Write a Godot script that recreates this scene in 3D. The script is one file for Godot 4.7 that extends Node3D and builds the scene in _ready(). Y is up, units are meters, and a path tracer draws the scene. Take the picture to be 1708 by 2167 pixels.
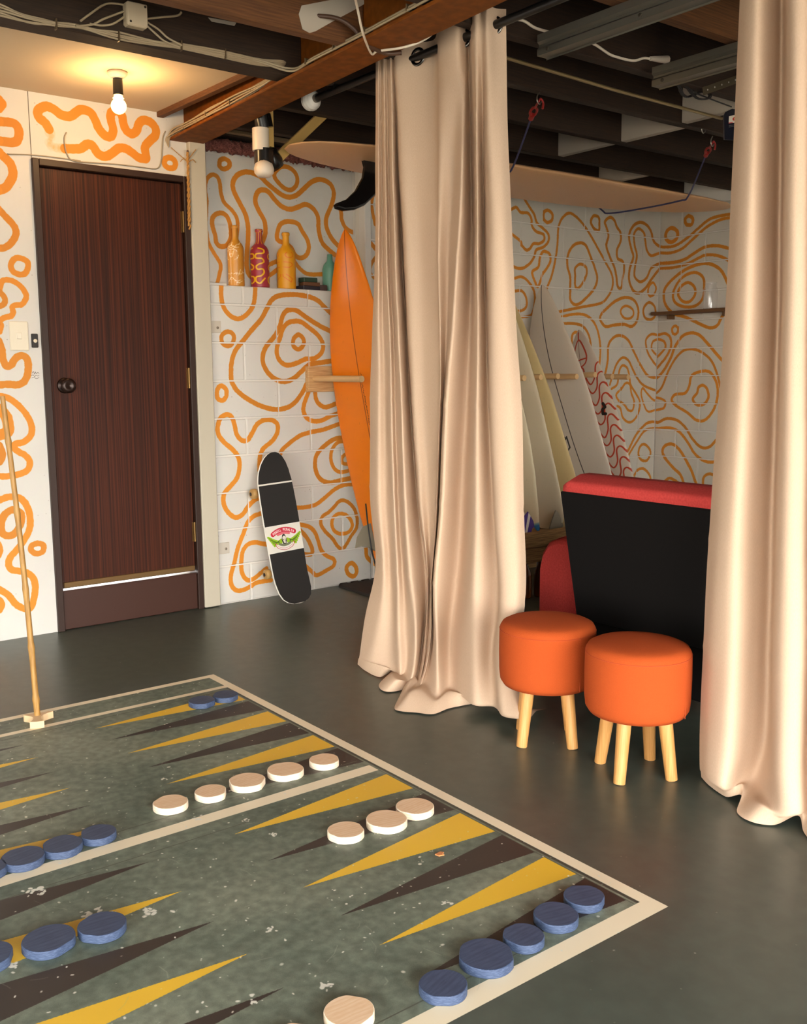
extends Node3D
# A garage games room: painted backgammon board, curtains, stools, surfboard bay.
# Units are metres, x runs along the back wall, -z towards it. Picture points are read in a 1708 x 2167 frame.

const IW := 1708.0
const IH := 2167.0
const FOCAL := 2090.0
const EYE := Vector3(0, 1.2, 0)
const BACK := -4.59      # face of the back wall
const SIDE := 5.86       # face of the right wall
const PANEL := -4.69     # face of the set-back upper panel
const ROD := Vector2(2.40, 2.353)

var cf: Vector3
var cr: Vector3
var cu: Vector3
var rng := RandomNumberGenerator.new()
var M := {}
var stamps := {}

const OPEN_X0 := -2.4
const OPEN_X1 := 2.2
const OPEN_TOP := 2.25
const GATE_Z0 := -0.9      # open side doorway in the left wall
const GATE_Z1 := 1.6
const GATE_TOP := 2.2
const BULB_LIGHT := 0.095
const BULB_GLOW := 1.2

func _ready() -> void:
	rng.seed = 20240611
	set_axes()
	# camera
	var cam := Camera3D.new()
	cam.name = "camera"
	cam.fov = rad_to_deg(2.0 * atan(IH / 2 / FOCAL))
	cam.near = 0.05
	cam.far = 100.0
	cam.transform = Transform3D(Basis(cr, cu, -cf), EYE)
	add_child(cam)
	cam.current = true
	# sky seen through the open garage doorway, exposure
	var sky := ProceduralSkyMaterial.new()
	sky.sky_top_color = c8(211, 213, 213)
	sky.sky_horizon_color = c8(236, 231, 222)
	sky.ground_horizon_color = c8(190, 184, 174)
	sky.ground_bottom_color = c8(150, 146, 138)
	sky.sky_energy_multiplier = 3.0
	sky.ground_energy_multiplier = 1.0
	var env := Environment.new()
	env.background_mode = Environment.BG_SKY
	env.sky = Sky.new()
	env.sky.sky_material = sky
	env.tonemap_mode = Environment.TONE_MAPPER_LINEAR
	env.tonemap_exposure = 2.25
	env.sdfgi_enabled = true
	env.ssao_enabled = true
	env.ssil_enabled = true
	var we := WorldEnvironment.new()
	we.name = "environment"
	we.environment = env
	add_child(we)
	# setting
	build_floor()
	build_walls()
	build_door()
	build_ceiling()
	# things, the largest first
	build_curtains()
	build_sofa()
	build_surfboards()
	build_stools()
	build_skateboard()
	build_pallet()
	build_mat()
	build_stick()
	build_draughts()
	build_insulation()
	build_bulb()
	build_bottles()
	build_overhead()
	build_cables()
	build_wall_bits()

# ---------------------------------------------------------------- picture point -> place
func set_axes() -> void:
	var pitch := deg_to_rad(-8.05)
	var yaw := deg_to_rad(52.35)
	var roll := deg_to_rad(-0.41)
	cf = Vector3(cos(pitch) * cos(yaw), sin(pitch), -cos(pitch) * sin(yaw))
	var r0 := cf.cross(Vector3.UP).normalized()
	var u0 := r0.cross(cf)
	cr = cos(roll) * r0 + sin(roll) * u0
	cu = -sin(roll) * r0 + cos(roll) * u0

func ray(px: float, py: float) -> Vector3:
	return cf + (px - IW / 2) / FOCAL * cr - (py - IH / 2) / FOCAL * cu

func on_x(px: float, py: float, x: float) -> Vector3:
	var d := ray(px, py)
	return EYE + d * ((x - EYE.x) / d.x)

func on_y(px: float, py: float, y: float) -> Vector3:
	var d := ray(px, py)
	return EYE + d * ((y - EYE.y) / d.y)

func on_z(px: float, py: float, z: float) -> Vector3:
	var d := ray(px, py)
	return EYE + d * ((z - EYE.z) / d.z)

func at_height(px: float, y: float, x: float) -> Vector3:   # on the plane x, at height y, in picture column px
	var k := (px - IW / 2) / FOCAL
	var v := cr - k * cf
	return Vector3(x, y, -(x * v.x + (y - EYE.y) * v.y) / v.z)

func metres(p: Vector3, pixels: float) -> float:
	return pixels * (p - EYE).dot(cf) / FOCAL

# ---------------------------------------------------------------- materials and textures
func mat(called: String, c: Color, rough := 0.7, metal := 0.0, spec := 0.5) -> StandardMaterial3D:
	if M.has(called):
		return M[called]
	var m := StandardMaterial3D.new()
	m.resource_name = called
	m.albedo_color = c
	m.roughness = rough
	m.metallic = metal
	m.metallic_specular = spec
	M[called] = m
	return m

func c8(r: int, g: int, b: int, a := 255) -> Color:
	return Color8(r, g, b, a)

func noise(sd: int, freq: float, oct := 3) -> FastNoiseLite:
	var n := FastNoiseLite.new()
	n.seed = sd
	n.frequency = freq
	n.noise_type = FastNoiseLite.TYPE_SIMPLEX_SMOOTH
	n.fractal_octaves = oct
	return n

func two_tone(w: int, h: int, sd: int, fx: float, fy: float, a: Color, b: Color, power := 1.0, oct := 3, mirror := true) -> ImageTexture:
	# wood grain, cloth, patches: two colours mixed by stretched noise
	var n := noise(sd, 1.0, oct)
	var data := PackedByteArray()
	data.resize(w * h * 3)
	var i := 0
	for y in h:
		for x in w:
			var v := clampf(n.get_noise_2d((absf(2.0 * x - w) if mirror else 1.0 * x) * fx, (absf(2.0 * y - h) if mirror else 1.0 * y) * fy) * 0.9 + 0.5, 0.0, 1.0)      # mirrored, so that it tiles
			if power != 1.0:
				v = pow(v, power)
			data[i] = int(255.0 * lerpf(a.r, b.r, v))
			data[i + 1] = int(255.0 * lerpf(a.g, b.g, v))
			data[i + 2] = int(255.0 * lerpf(a.b, b.b, v))
			i += 3
	return ImageTexture.create_from_image(Image.create_from_data(w, h, false, Image.FORMAT_RGB8, data))

func tri(m: StandardMaterial3D, t: Texture2D, sc: Vector3, world := false) -> StandardMaterial3D:
	m.albedo_color = Color.WHITE
	m.albedo_texture = t
	m.uv1_triplanar = true
	m.uv1_world_triplanar = world
	m.uv1_triplanar_sharpness = 6.0
	m.uv1_scale = sc
	return m

func textured(called: String, img: Image, rough := 0.7, spec := 0.5) -> StandardMaterial3D:
	var m := mat(called, Color.WHITE, rough, 0.0, spec)
	m.albedo_texture = ImageTexture.create_from_image(img)
	m.texture_repeat = false
	return m

func bump(m: StandardMaterial3D, sd: int, freq: float, strength: float, size := 256) -> void:
	var n := noise(sd, freq, 3)
	var im := n.get_seamless_image(size, size)
	im.bump_map_to_normal_map(strength)
	m.normal_enabled = true
	m.normal_texture = ImageTexture.create_from_image(im)

# ---------------------------------------------------------------- drawing on images
func stamp(r: float, c: Color) -> Image:
	var key := "%.1f%s" % [r, c.to_html()]
	if stamps.has(key):
		return stamps[key]
	var s := int(ceil(r * 2 + 3))
	var im := Image.create_empty(s, s, false, Image.FORMAT_RGBA8)
	var mid := (s - 1) / 2.0
	for y in s:
		for x in s:
			var d := Vector2(x - mid, y - mid).length()
			var a := clampf(r - d + 0.5, 0.0, 1.0)
			if a > 0.0:
				im.set_pixel(x, y, Color(c.r, c.g, c.b, c.a * a))
	stamps[key] = im
	return im

func smooth_line(pts: Array, closed: bool, sub: int) -> Array:
	var out := []
	var n := pts.size()
	var last := n if closed else n - 1
	for i in last:
		var p0: Vector2 = pts[(i - 1 + n) % n] if closed or i > 0 else pts[0]
		var p1: Vector2 = pts[i]
		var p2: Vector2 = pts[(i + 1) % n]
		var p3: Vector2 = pts[(i + 2) % n] if closed or i + 2 < n else pts[n - 1]
		for k in sub:
			out.append(p1.cubic_interpolate(p2, p0, p3, float(k) / sub))
	out.append(pts[0] if closed else pts[n - 1])
	return out

func draw_line(im: Image, line: Array, r: float, c: Color, jitter := 0.0) -> void:
	var carry := 0.0
	var step := maxf(0.7, r * 0.3)
	for i in line.size() - 1:
		var a: Vector2 = line[i]
		var b: Vector2 = line[i + 1]
		var l := a.distance_to(b)
		var d := carry
		while d < l:
			var p := a.lerp(b, d / l)
			var rr := r + (rng.randf_range(-jitter, jitter) if jitter > 0.0 else 0.0)
			var st := stamp(snappedf(maxf(0.6, rr), 0.5), c)
			var h := st.get_width() / 2.0
			im.blend_rect(st, Rect2i(0, 0, st.get_width(), st.get_height()), Vector2i(int(round(p.x - h)), int(round(p.y - h))))
			d += step
		carry = d - l

func wiggle(im: Image, pts: Array, closed: bool, r: float, c: Color) -> void:
	var v := []
	for i in pts.size() / 2:
		v.append(Vector2(pts[i * 2], pts[i * 2 + 1]))
	draw_line(im, smooth_line(v, closed, 8), r, c)

# ---------------------------------------------------------------- meshes
class Build:
	var v := PackedVector3Array()
	var n := PackedVector3Array()
	var t := PackedVector2Array()
	var x := PackedInt32Array()

	func quad(a: Vector3, b: Vector3, c: Vector3, d: Vector3, ua := Vector2.ZERO, ub := Vector2.ZERO, uc := Vector2.ZERO, ud := Vector2.ZERO) -> void:
		var m := (c - a).cross(b - a).normalized()
		var k := v.size()
		for p in [a, b, c, d]:
			v.append(p)
			n.append(m)
		t.append_array([ua, ub, uc, ud])
		x.append_array([k, k + 1, k + 2, k, k + 2, k + 3])

	func face(a: Vector3, b: Vector3, c: Vector3) -> void:
		var m := (c - a).cross(b - a).normalized()
		var k := v.size()
		for p in [a, b, c]:
			v.append(p)
			n.append(m)
			t.append(Vector2.ZERO)
		x.append_array([k, k + 1, k + 2])

	func grid(rows: Array, wrap := false, uvs := [], flip := false) -> void:
		# rows: Array of PackedVector3Array of one length; smooth normals
		var h := rows.size()
		var w: int = rows[0].size()
		var k := v.size()
		for i in h:
			for j in w:
				var l: Vector3 = rows[i][(j - 1 + w) % w] if wrap else rows[i][maxi(j - 1, 0)]
				var r: Vector3 = rows[i][(j + 1) % w] if wrap else rows[i][mini(j + 1, w - 1)]
				var u: Vector3 = rows[maxi(i - 1, 0)][j]
				var d: Vector3 = rows[mini(i + 1, h - 1)][j]
				var m := (r - l).cross(d - u)
				if m.length_squared() < 1e-16:
					var ii := clampi(i, 1, h - 2) if h > 2 else i
					u = rows[maxi(ii - 1, 0)][j]
					d = rows[mini(ii + 1, h - 1)][j]
					l = rows[ii][(j - 1 + w) % w] if wrap else rows[ii][maxi(j - 1, 0)]
					r = rows[ii][(j + 1) % w] if wrap else rows[ii][mini(j + 1, w - 1)]
					m = (r - l).cross(d - u)
					if m.length_squared() < 1e-16:
						m = Vector3.UP
				m = m.normalized()
				v.append(rows[i][j])
				n.append(m if flip else -m)
				t.append(uvs[i][j] if uvs else Vector2(float(j) / maxi(1, w - 1), float(i) / maxi(1, h - 1)))
		for i in h - 1:
			for j in (w if wrap else w - 1):
				var a := k + i * w + j
				var b := k + i * w + (j + 1) % w
				if flip:
					x.append_array([a, a + w, b, b, a + w, b + w])
				else:
					x.append_array([a, b, a + w, b, b + w, a + w])

	func fan(ring: PackedVector3Array, m: Vector3) -> void:
		var k := v.size()
		var mid := Vector3.ZERO
		for p in ring:
			mid += p
		v.append(mid / ring.size())
		n.append(m)
		t.append(Vector2(.5, .5))
		for p in ring:
			v.append(p)
			n.append(m)
			t.append(Vector2(.5, .5))
		var back := (ring[1] - v[k]).cross(ring[0] - v[k]).dot(m) < 0.0
		for i in ring.size():
			var j := (i + 1) % ring.size()
			x.append_array([k, k + 1 + j, k + 1 + i] if back else [k, k + 1 + i, k + 1 + j])

	func box(at: Vector3, size: Vector3, b := Basis.IDENTITY, bev := 0.0) -> void:
		# chamfered box
		var h := size / 2
		var e := minf(bev, minf(h.x, minf(h.y, h.z)) * 0.9)
		if e <= 0.0:
			for ax in 3:
				for s in [-1.0, 1.0]:
					var nn := Vector3.ZERO
					nn[ax] = s
					var p := Vector3.ZERO
					p[(ax + 1) % 3] = h[(ax + 1) % 3]
					var q := Vector3.ZERO
					q[(ax + 2) % 3] = h[(ax + 2) % 3]
					var o := nn * h[ax]
					var a := [o - p - q, o + p - q, o + p + q, o - p + q]
					if s > 0:
						a.reverse()
					quad(at + b * a[0], at + b * a[1], at + b * a[2], at + b * a[3])
			return
		var c := {}
		for sx in [-1, 1]:
			for sy in [-1, 1]:
				for sz in [-1, 1]:
					for ax in 3:
						var p := Vector3(sx * h.x, sy * h.y, sz * h.z)
						for o in 3:
							if o != ax:
								p[o] -= signf(p[o]) * e
						c[[sx, sy, sz, ax]] = at + b * p
		for ax in 3:
			var u := (ax + 1) % 3
			var w := (ax + 2) % 3
			for s in [-1, 1]:
				var k := []
				for q in [[-1, -1], [1, -1], [1, 1], [-1, 1]]:
					var key := [0, 0, 0, ax]
					key[ax] = s
					key[u] = q[0]
					key[w] = q[1]
					k.append(c[key])
				if s > 0:
					k.reverse()
				quad(k[0], k[1], k[2], k[3])
			for su in [-1, 1]:           # the chamfers along this axis
				for sw in [-1, 1]:
					var key := []
					for f in [u, w]:
						for s in [-1, 1]:
							var y := [0, 0, 0, f]
							y[ax] = s
							y[u] = su
							y[w] = sw
							key.append(c[y])
					if su * sw > 0:
						quad(key[0], key[2], key[3], key[1])
					else:
						quad(key[0], key[1], key[3], key[2])
		for sx in [-1, 1]:
			for sy in [-1, 1]:
				for sz in [-1, 1]:
					var k := [c[[sx, sy, sz, 0]], c[[sx, sy, sz, 1]], c[[sx, sy, sz, 2]]]
					if sx * sy * sz > 0:
						k.reverse()
					face(k[0], k[1], k[2])

	func tube(pts: Array, r: float, sides := 8, caps := true, r_end := -1.0) -> void:
		var rows := []
		var up := Vector3.UP
		for i in pts.size():
			var d: Vector3 = (pts[mini(i + 1, pts.size() - 1)] - pts[maxi(i - 1, 0)]).normalized()
			if absf(d.dot(up)) > 0.98:
				up = Vector3.RIGHT if absf(d.x) < 0.7 else Vector3.BACK
			var s := d.cross(up).normalized()
			up = s.cross(d).normalized()
			var rr := r if r_end < 0.0 else lerpf(r, r_end, float(i) / (pts.size() - 1))
			var row := PackedVector3Array()
			for j in sides:
				var a := TAU * j / sides
				row.append(pts[i] + (s * cos(a) + up * sin(a)) * rr)
			rows.append(row)
		grid(rows, true)
		if caps:
			fan(rows[0], (pts[0] - pts[1]).normalized())
			fan(rows[-1], (pts[-1] - pts[-2]).normalized())

	func lathe(profile: Array, segs := 24, at := Vector3.ZERO, b := Basis.IDENTITY) -> void:
		# profile: Array of Vector2(radius, height)
		var rows := []
		for p in profile:
			var row := PackedVector3Array()
			for j in segs:
				var a := TAU * j / segs
				row.append(at + b * Vector3(cos(a) * p.x, p.y, sin(a) * p.x))
			rows.append(row)
		grid(rows, true)

	func slab(outline: PackedVector3Array, off: Vector3) -> void:
		# polygon pushed along off; outline need not be convex
		var flat := PackedVector2Array()
		var e1 := (outline[1] - outline[0]).normalized()
		var nn := off.normalized()
		e1 = (e1 - nn * e1.dot(nn)).normalized()
		var e2 := nn.cross(e1)
		for p in outline:
			flat.append(Vector2(p.dot(e1), p.dot(e2)))
		var idx := Geometry2D.triangulate_polygon(flat)
		for i in idx.size() / 3:
			face(outline[idx[i * 3]], outline[idx[i * 3 + 1]], outline[idx[i * 3 + 2]])
			face(outline[idx[i * 3]] + off, outline[idx[i * 3 + 2]] + off, outline[idx[i * 3 + 1]] + off)
		for i in outline.size():
			var j := (i + 1) % outline.size()
			quad(outline[i], outline[j], outline[j] + off, outline[i] + off)

	func mesh() -> ArrayMesh:
		var a := []
		a.resize(Mesh.ARRAY_MAX)
		a[Mesh.ARRAY_VERTEX] = v
		a[Mesh.ARRAY_NORMAL] = n
		a[Mesh.ARRAY_TEX_UV] = t
		a[Mesh.ARRAY_INDEX] = x
		var m := ArrayMesh.new()
		m.add_surface_from_arrays(Mesh.PRIMITIVE_TRIANGLES, a)
		return m

func put(parent: Node3D, called: String, b: Build, m: Material, label := "") -> MeshInstance3D:
	var o := MeshInstance3D.new()
	o.name = called
	o.mesh = b.mesh()
	o.material_override = m
	if label:
		o.set_meta("label", label)
	parent.add_child(o, true)
	return o

func node(called: String, at := Vector3.ZERO) -> Node3D:
	var o := Node3D.new()
	o.name = called
	o.position = at
	return o

var taken := {}
func unique(called: String) -> String:
	if not taken.has(called):
		taken[called] = 0
		return called
	taken[called] += 1
	return "%s_%03d" % [called, taken[called]]

func thing(called: String, label: String, category: String, at := Vector3.ZERO, group := "") -> Node3D:
	var o := node(unique(called), at)
	add_child(o)
	tag(o, label, category, group)
	return o

func tag(o: Node3D, label: String, category: String, group := "") -> void:
	o.set_meta("label", label)
	o.set_meta("category", category)
	if group:
		o.set_meta("group", group)

func single(called: String, b: Build, m: Material, label: String, category: String, group := "") -> MeshInstance3D:
	var o := put(self, unique(called), b, m)
	tag(o, label, category, group)
	return o

func structure(called: String, at := Vector3.ZERO) -> Node3D:
	var o := node(called, at)
	o.set_meta("kind", "structure")
	add_child(o)
	return o

func curve3(pts: Array, sub := 6) -> Array:
	var out := []
	var n := pts.size()
	for i in n - 1:
		var p0: Vector3 = pts[maxi(i - 1, 0)]
		var p3: Vector3 = pts[mini(i + 2, n - 1)]
		for k in sub:
			out.append((pts[i] as Vector3).cubic_interpolate(pts[i + 1], p0, p3, float(k) / sub))
	out.append(pts[n - 1])
	return out

func putw(parent: Node3D, called: String, b: Build, m: Material, label := "") -> MeshInstance3D:
	# a mesh built in world coordinates, under a parent that stands elsewhere
	var o := Vector3.ZERO
	var p: Node = parent
	while p is Node3D and p != self:
		o += (p as Node3D).position
		p = p.get_parent()
	for i in b.v.size():
		b.v[i] -= o
	return put(parent, called, b, m, label)

# ---------------------------------------------------------------- the mural
# Views in which the strokes were traced: origin x, origin y, scale. Each stroke: view, width, closed, points.
const VIEW := {
	"a": [0.0, 0.0, 2.755], "b": [0.0, 160.0, 4.015], "c": [0.0, 700.0, 3.285], "d": [400.0, 300.0, 3.882], "e": [400.0, 800.0, 3.882], "f": [1060.0, 400.0, 3.334],
}
const DOOR_WALL := [
	["a", 52, false, [285,752, 262,715, 228,685, 222,645, 265,620, 310,635, 360,670, 410,678, 445,655, 470,640, 520,650, 550,690, 580,755, 620,795, 650,790, 660,750, 645,695, 650,655, 680,645, 710,670, 720,720, 740,765, 775,780, 800,755, 810,720, 840,700, 880,715, 908,750, 905,790, 870,825, 845,860, 850,900, 850,925, 810,920, 770,890, 730,865, 690,865, 650,895, 610,912, 570,895, 545,855, 510,840, 470,865, 420,868, 375,866]],
	["a", 40, false, [290,770, 300,800, 285,832, 310,858, 375,866], 0.07],
	["a", 32, true, [990,918, 1020,940, 1018,975, 985,980, 960,960, 962,930]],
	["b", 70, false, [-30,200, 20,235, -15,285]],
	["b", 75, false, [-30,390, 60,395, 130,412, 160,470, 150,545, 100,568, -30,552]],
	["b", 75, false, [-30,650, 20,680, 90,750, 110,840, 80,910, 40,955, -30,980]],
	["b", 58, false, [-20,1130, 40,1190, 120,1280, 135,1350, 95,1420, 40,1462, -20,1465]],
	["b", 48, true, [165,1550, 225,1575, 240,1620, 215,1680, 165,1690, 110,1665, 92,1610, 120,1560]],
	["b", 46, false, [-5,1830, 2,1790, 20,1745, 60,1735, 120,1750, 180,1795, 220,1855, 218,1900, 185,1945, 130,1950, 104,1968, 112,2010, 90,2045, 40,2055, -10,2090]],
	["b", 46, false, [-10,1830, 40,1890, 35,1940, -10,1962]],
	["b", 46, false, [-20,2110, 10,2120, -5,2180]],
	["c", 50, false, [-10,70, 12,130, 18,190, 45,245, 80,235, 105,195, 145,172, 185,190, 197,240, 190,310, 165,355, 120,375, 50,372, -20,378]],
	["c", 44, false, [-20,452, 60,470, 140,530, 200,610, 222,680, 210,735, 160,775, 110,785, 95,805, 120,835, 180,870, 208,915, 190,970, 120,1000, 40,1012, -20,1010]],
	["c", 76, false, [-20,540, 40,590, 60,680, 40,712, -20,728]],
	["c", 60, false, [-10,800, 12,860, -10,915]],
	["c", 46, false, [-10,1180, 60,1155, 130,1160, 180,1205, 208,1290, 205,1380, 170,1450, 120,1520, 75,1570, 60,1620, 80,1660, 130,1670, 180,1680, 225,1710, 245,1770, 240,1840, 215,1925, 170,1932, 110,1900, 60,1840, 0,1800, -20,1790]],
	["c", 50, true, [10,1390, 10,1330, 40,1270, 90,1245, 140,1265, 150,1310, 130,1370, 95,1415, 50,1425, 20,1410]],
	["c", 38, true, [260,1478, 300,1490, 300,1530, 260,1550, 218,1530, 220,1495]],
	["c", 40, false, [-14,1480, 2,1525, -14,1570]],
	["c", 50, false, [-10,1870, 10,1905, -10,1945]],
	["d", 38, false, [265,1165, 265,1280, 290,1370, 340,1430, 400,1455, 460,1430, 520,1360, 540,1280, 545,1165]],
	["d", 36, true, [315,1560, 360,1580, 368,1625, 345,1670, 305,1675, 270,1645, 270,1590]],
	["e", 38, true, [268,65, 305,95, 305,150, 275,185, 235,165, 230,110, 245,75]],
	["d", 38, false, [1180,1420, 1125,1370, 1050,1300, 950,1265, 840,1255, 740,1265, 680,1300, 640,1370, 590,1460, 520,1540, 440,1640, 380,1720, 350,1820, 348,1950, 370,2010, 400,2050, 470,2106, 580,2166, 700,2199, 800,2186, 870,2141, 930,2061, 965,1990]],
	["d", 38, false, [1230,1590, 1150,1550, 1070,1510, 960,1440, 880,1385, 810,1385, 770,1430, 745,1520, 700,1600, 630,1690, 605,1770, 620,1850, 680,1930, 770,1970, 850,1950, 920,1890, 990,1830, 1080,1815, 1170,1800, 1230,1790]],
	["d", 38, true, [860,1475, 920,1480, 990,1530, 1060,1590, 1100,1660, 1090,1730, 1030,1780, 960,1785, 880,1820, 800,1835, 740,1790, 720,1710, 745,1620, 770,1540, 810,1490]],
	["d", 36, true, [900,1585, 940,1620, 940,1670, 900,1705, 860,1680, 860,1620]],
	["e", 36, false, [980,120, 950,200, 940,270, 970,330, 1030,355, 1100,345, 1170,310, 1300,265]],
	["e", 36, false, [1035,120, 1050,190, 1100,235, 1160,230, 1290,170]],
	["e", 38, false, [580,760, 580,690, 585,640, 610,580, 680,520, 725,450, 725,380, 680,345, 620,345, 560,380, 520,450, 480,510, 430,510, 390,460, 375,390, 350,320, 310,300, 260,330, 235,400, 245,470, 290,530, 360,590, 405,650, 415,730, 395,820, 340,890, 290,950, 285,1030, 320,1100, 380,1145, 440,1120, 490,1050, 550,995, 640,960]],
	["e", 34, false, [730,700, 760,600, 820,540, 910,475, 1000,445, 1100,425, 1200,390, 1320,345]],
	["e", 36, false, [1360,485, 1300,490, 1200,500, 1110,560, 1050,630, 1035,700, 1045,770, 1080,830, 1150,860, 1250,840, 1450,795]],
	["e", 30, false, [1370,515, 1310,520, 1230,525, 1180,580, 1165,650, 1180,720, 1220,765, 1280,770, 1420,720]],
	["e", 28, false, [1400,610, 1330,620, 1280,630, 1255,670, 1280,705, 1400,705]],
	["e", 32, false, [780,1060, 890,1065, 960,1060, 1040,1040, 1120,980, 1190,920, 1270,880, 1350,875, 1420,905, 1470,1000]],
	["e", 30, true, [1270,1005, 1320,1030, 1360,1080, 1380,1150, 1375,1230, 1330,1300, 1290,1370, 1260,1405, 1220,1380, 1180,1320, 1120,1260, 1085,1200, 1095,1140, 1150,1100, 1200,1050, 1230,1015]],
	["e", 30, true, [1230,1115, 1290,1125, 1330,1170, 1340,1220, 1310,1265, 1250,1280, 1200,1260, 1175,1210, 1185,1150]],
	["e", 34, false, [860,1200, 970,1215, 1030,1260, 1060,1330, 1085,1410, 1130,1460, 1190,1490, 1190,1540, 1130,1580, 1050,1620, 1010,1590, 950,1540, 880,1500]],
	["e", 36, false, [880,1220, 960,1300, 1000,1370, 1015,1420, 1000,1450, 940,1445, 880,1430]],
	["e", 36, false, [620,1100, 570,1120, 530,1135, 480,1190, 450,1270, 400,1400, 370,1530, 345,1620, 350,1700, 390,1745, 450,1740, 510,1710, 560,1680, 680,1660]],
	["e", 36, false, [660,1370, 600,1360, 540,1350, 480,1370, 440,1430, 430,1530, 440,1610, 480,1660, 530,1650, 580,1610, 640,1560]],
	["e", 36, true, [1335,1520, 1372,1555, 1375,1605, 1345,1630, 1306,1605, 1295,1555]],
	["e", 34, false, [1520,1220, 1460,1310, 1455,1410, 1470,1480, 1560,1550]],
	["d", 30, false, [1540,400, 1510,450, 1500,530, 1530,680]],
	["d", 30, false, [1560,920, 1500,1000, 1490,1080, 1540,1130]],
	["d", 34, false, [1420,765, 1440,775, 1500,840, 1570,930]],
]
const PANEL_STROKES := [
	["d", 38, true, [290,140, 330,165, 328,205, 285,225, 252,200, 255,155]],
	["d", 32, false, [140,640, 142,560, 145,480, 133,390, 145,310, 190,270, 235,290, 255,350, 262,420, 290,500, 350,560, 390,620, 400,690, 390,800]],
	["d", 32, false, [145,740, 160,830, 215,930, 260,1010, 250,1090, 230,1170]],
	["d", 38, true, [190,640, 215,600, 265,585, 310,610, 335,670, 345,740, 340,800, 310,850, 260,860, 225,830, 215,770, 195,700]],
	["d", 38, false, [560,1130, 500,1100, 475,1030, 475,930, 485,800, 485,700, 465,600, 415,500, 370,410, 360,340, 390,280, 450,250, 520,255, 590,290, 640,340, 700,390, 760,435, 820,455, 880,440, 940,390, 1000,335, 1060,310, 1120,320, 1170,360, 1190,430, 1170,520, 1130,620, 1130,700, 1170,790, 1230,860]],
	["d", 38, false, [570,900, 600,830, 625,760, 628,700, 615,640, 570,560, 545,490, 560,420, 600,395, 650,410, 700,470, 760,530, 830,555, 900,535, 960,515, 1020,550, 1060,620, 1065,720, 1090,820, 1140,880, 1200,930]],
	["d", 38, true, [735,710, 770,665, 830,655, 895,675, 930,735, 970,800, 985,870, 965,930, 915,955, 870,930, 840,870, 790,835, 725,800]],
	["d", 34, false, [520,1110, 580,1130, 640,1110, 700,1070, 760,1020]],
	["d", 34, false, [600,1040, 690,995, 760,970]],
	["d", 32, false, [860,980, 930,1060, 1000,1090, 1130,1085]],
	["d", 34, false, [1230,520, 1250,580, 1255,640, 1290,710, 1360,750, 1440,775, 1500,840]],
	["d", 36, true, [700,270, 740,215, 800,205, 860,240, 890,300, 880,360, 840,395, 790,385, 730,330]],
]
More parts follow.
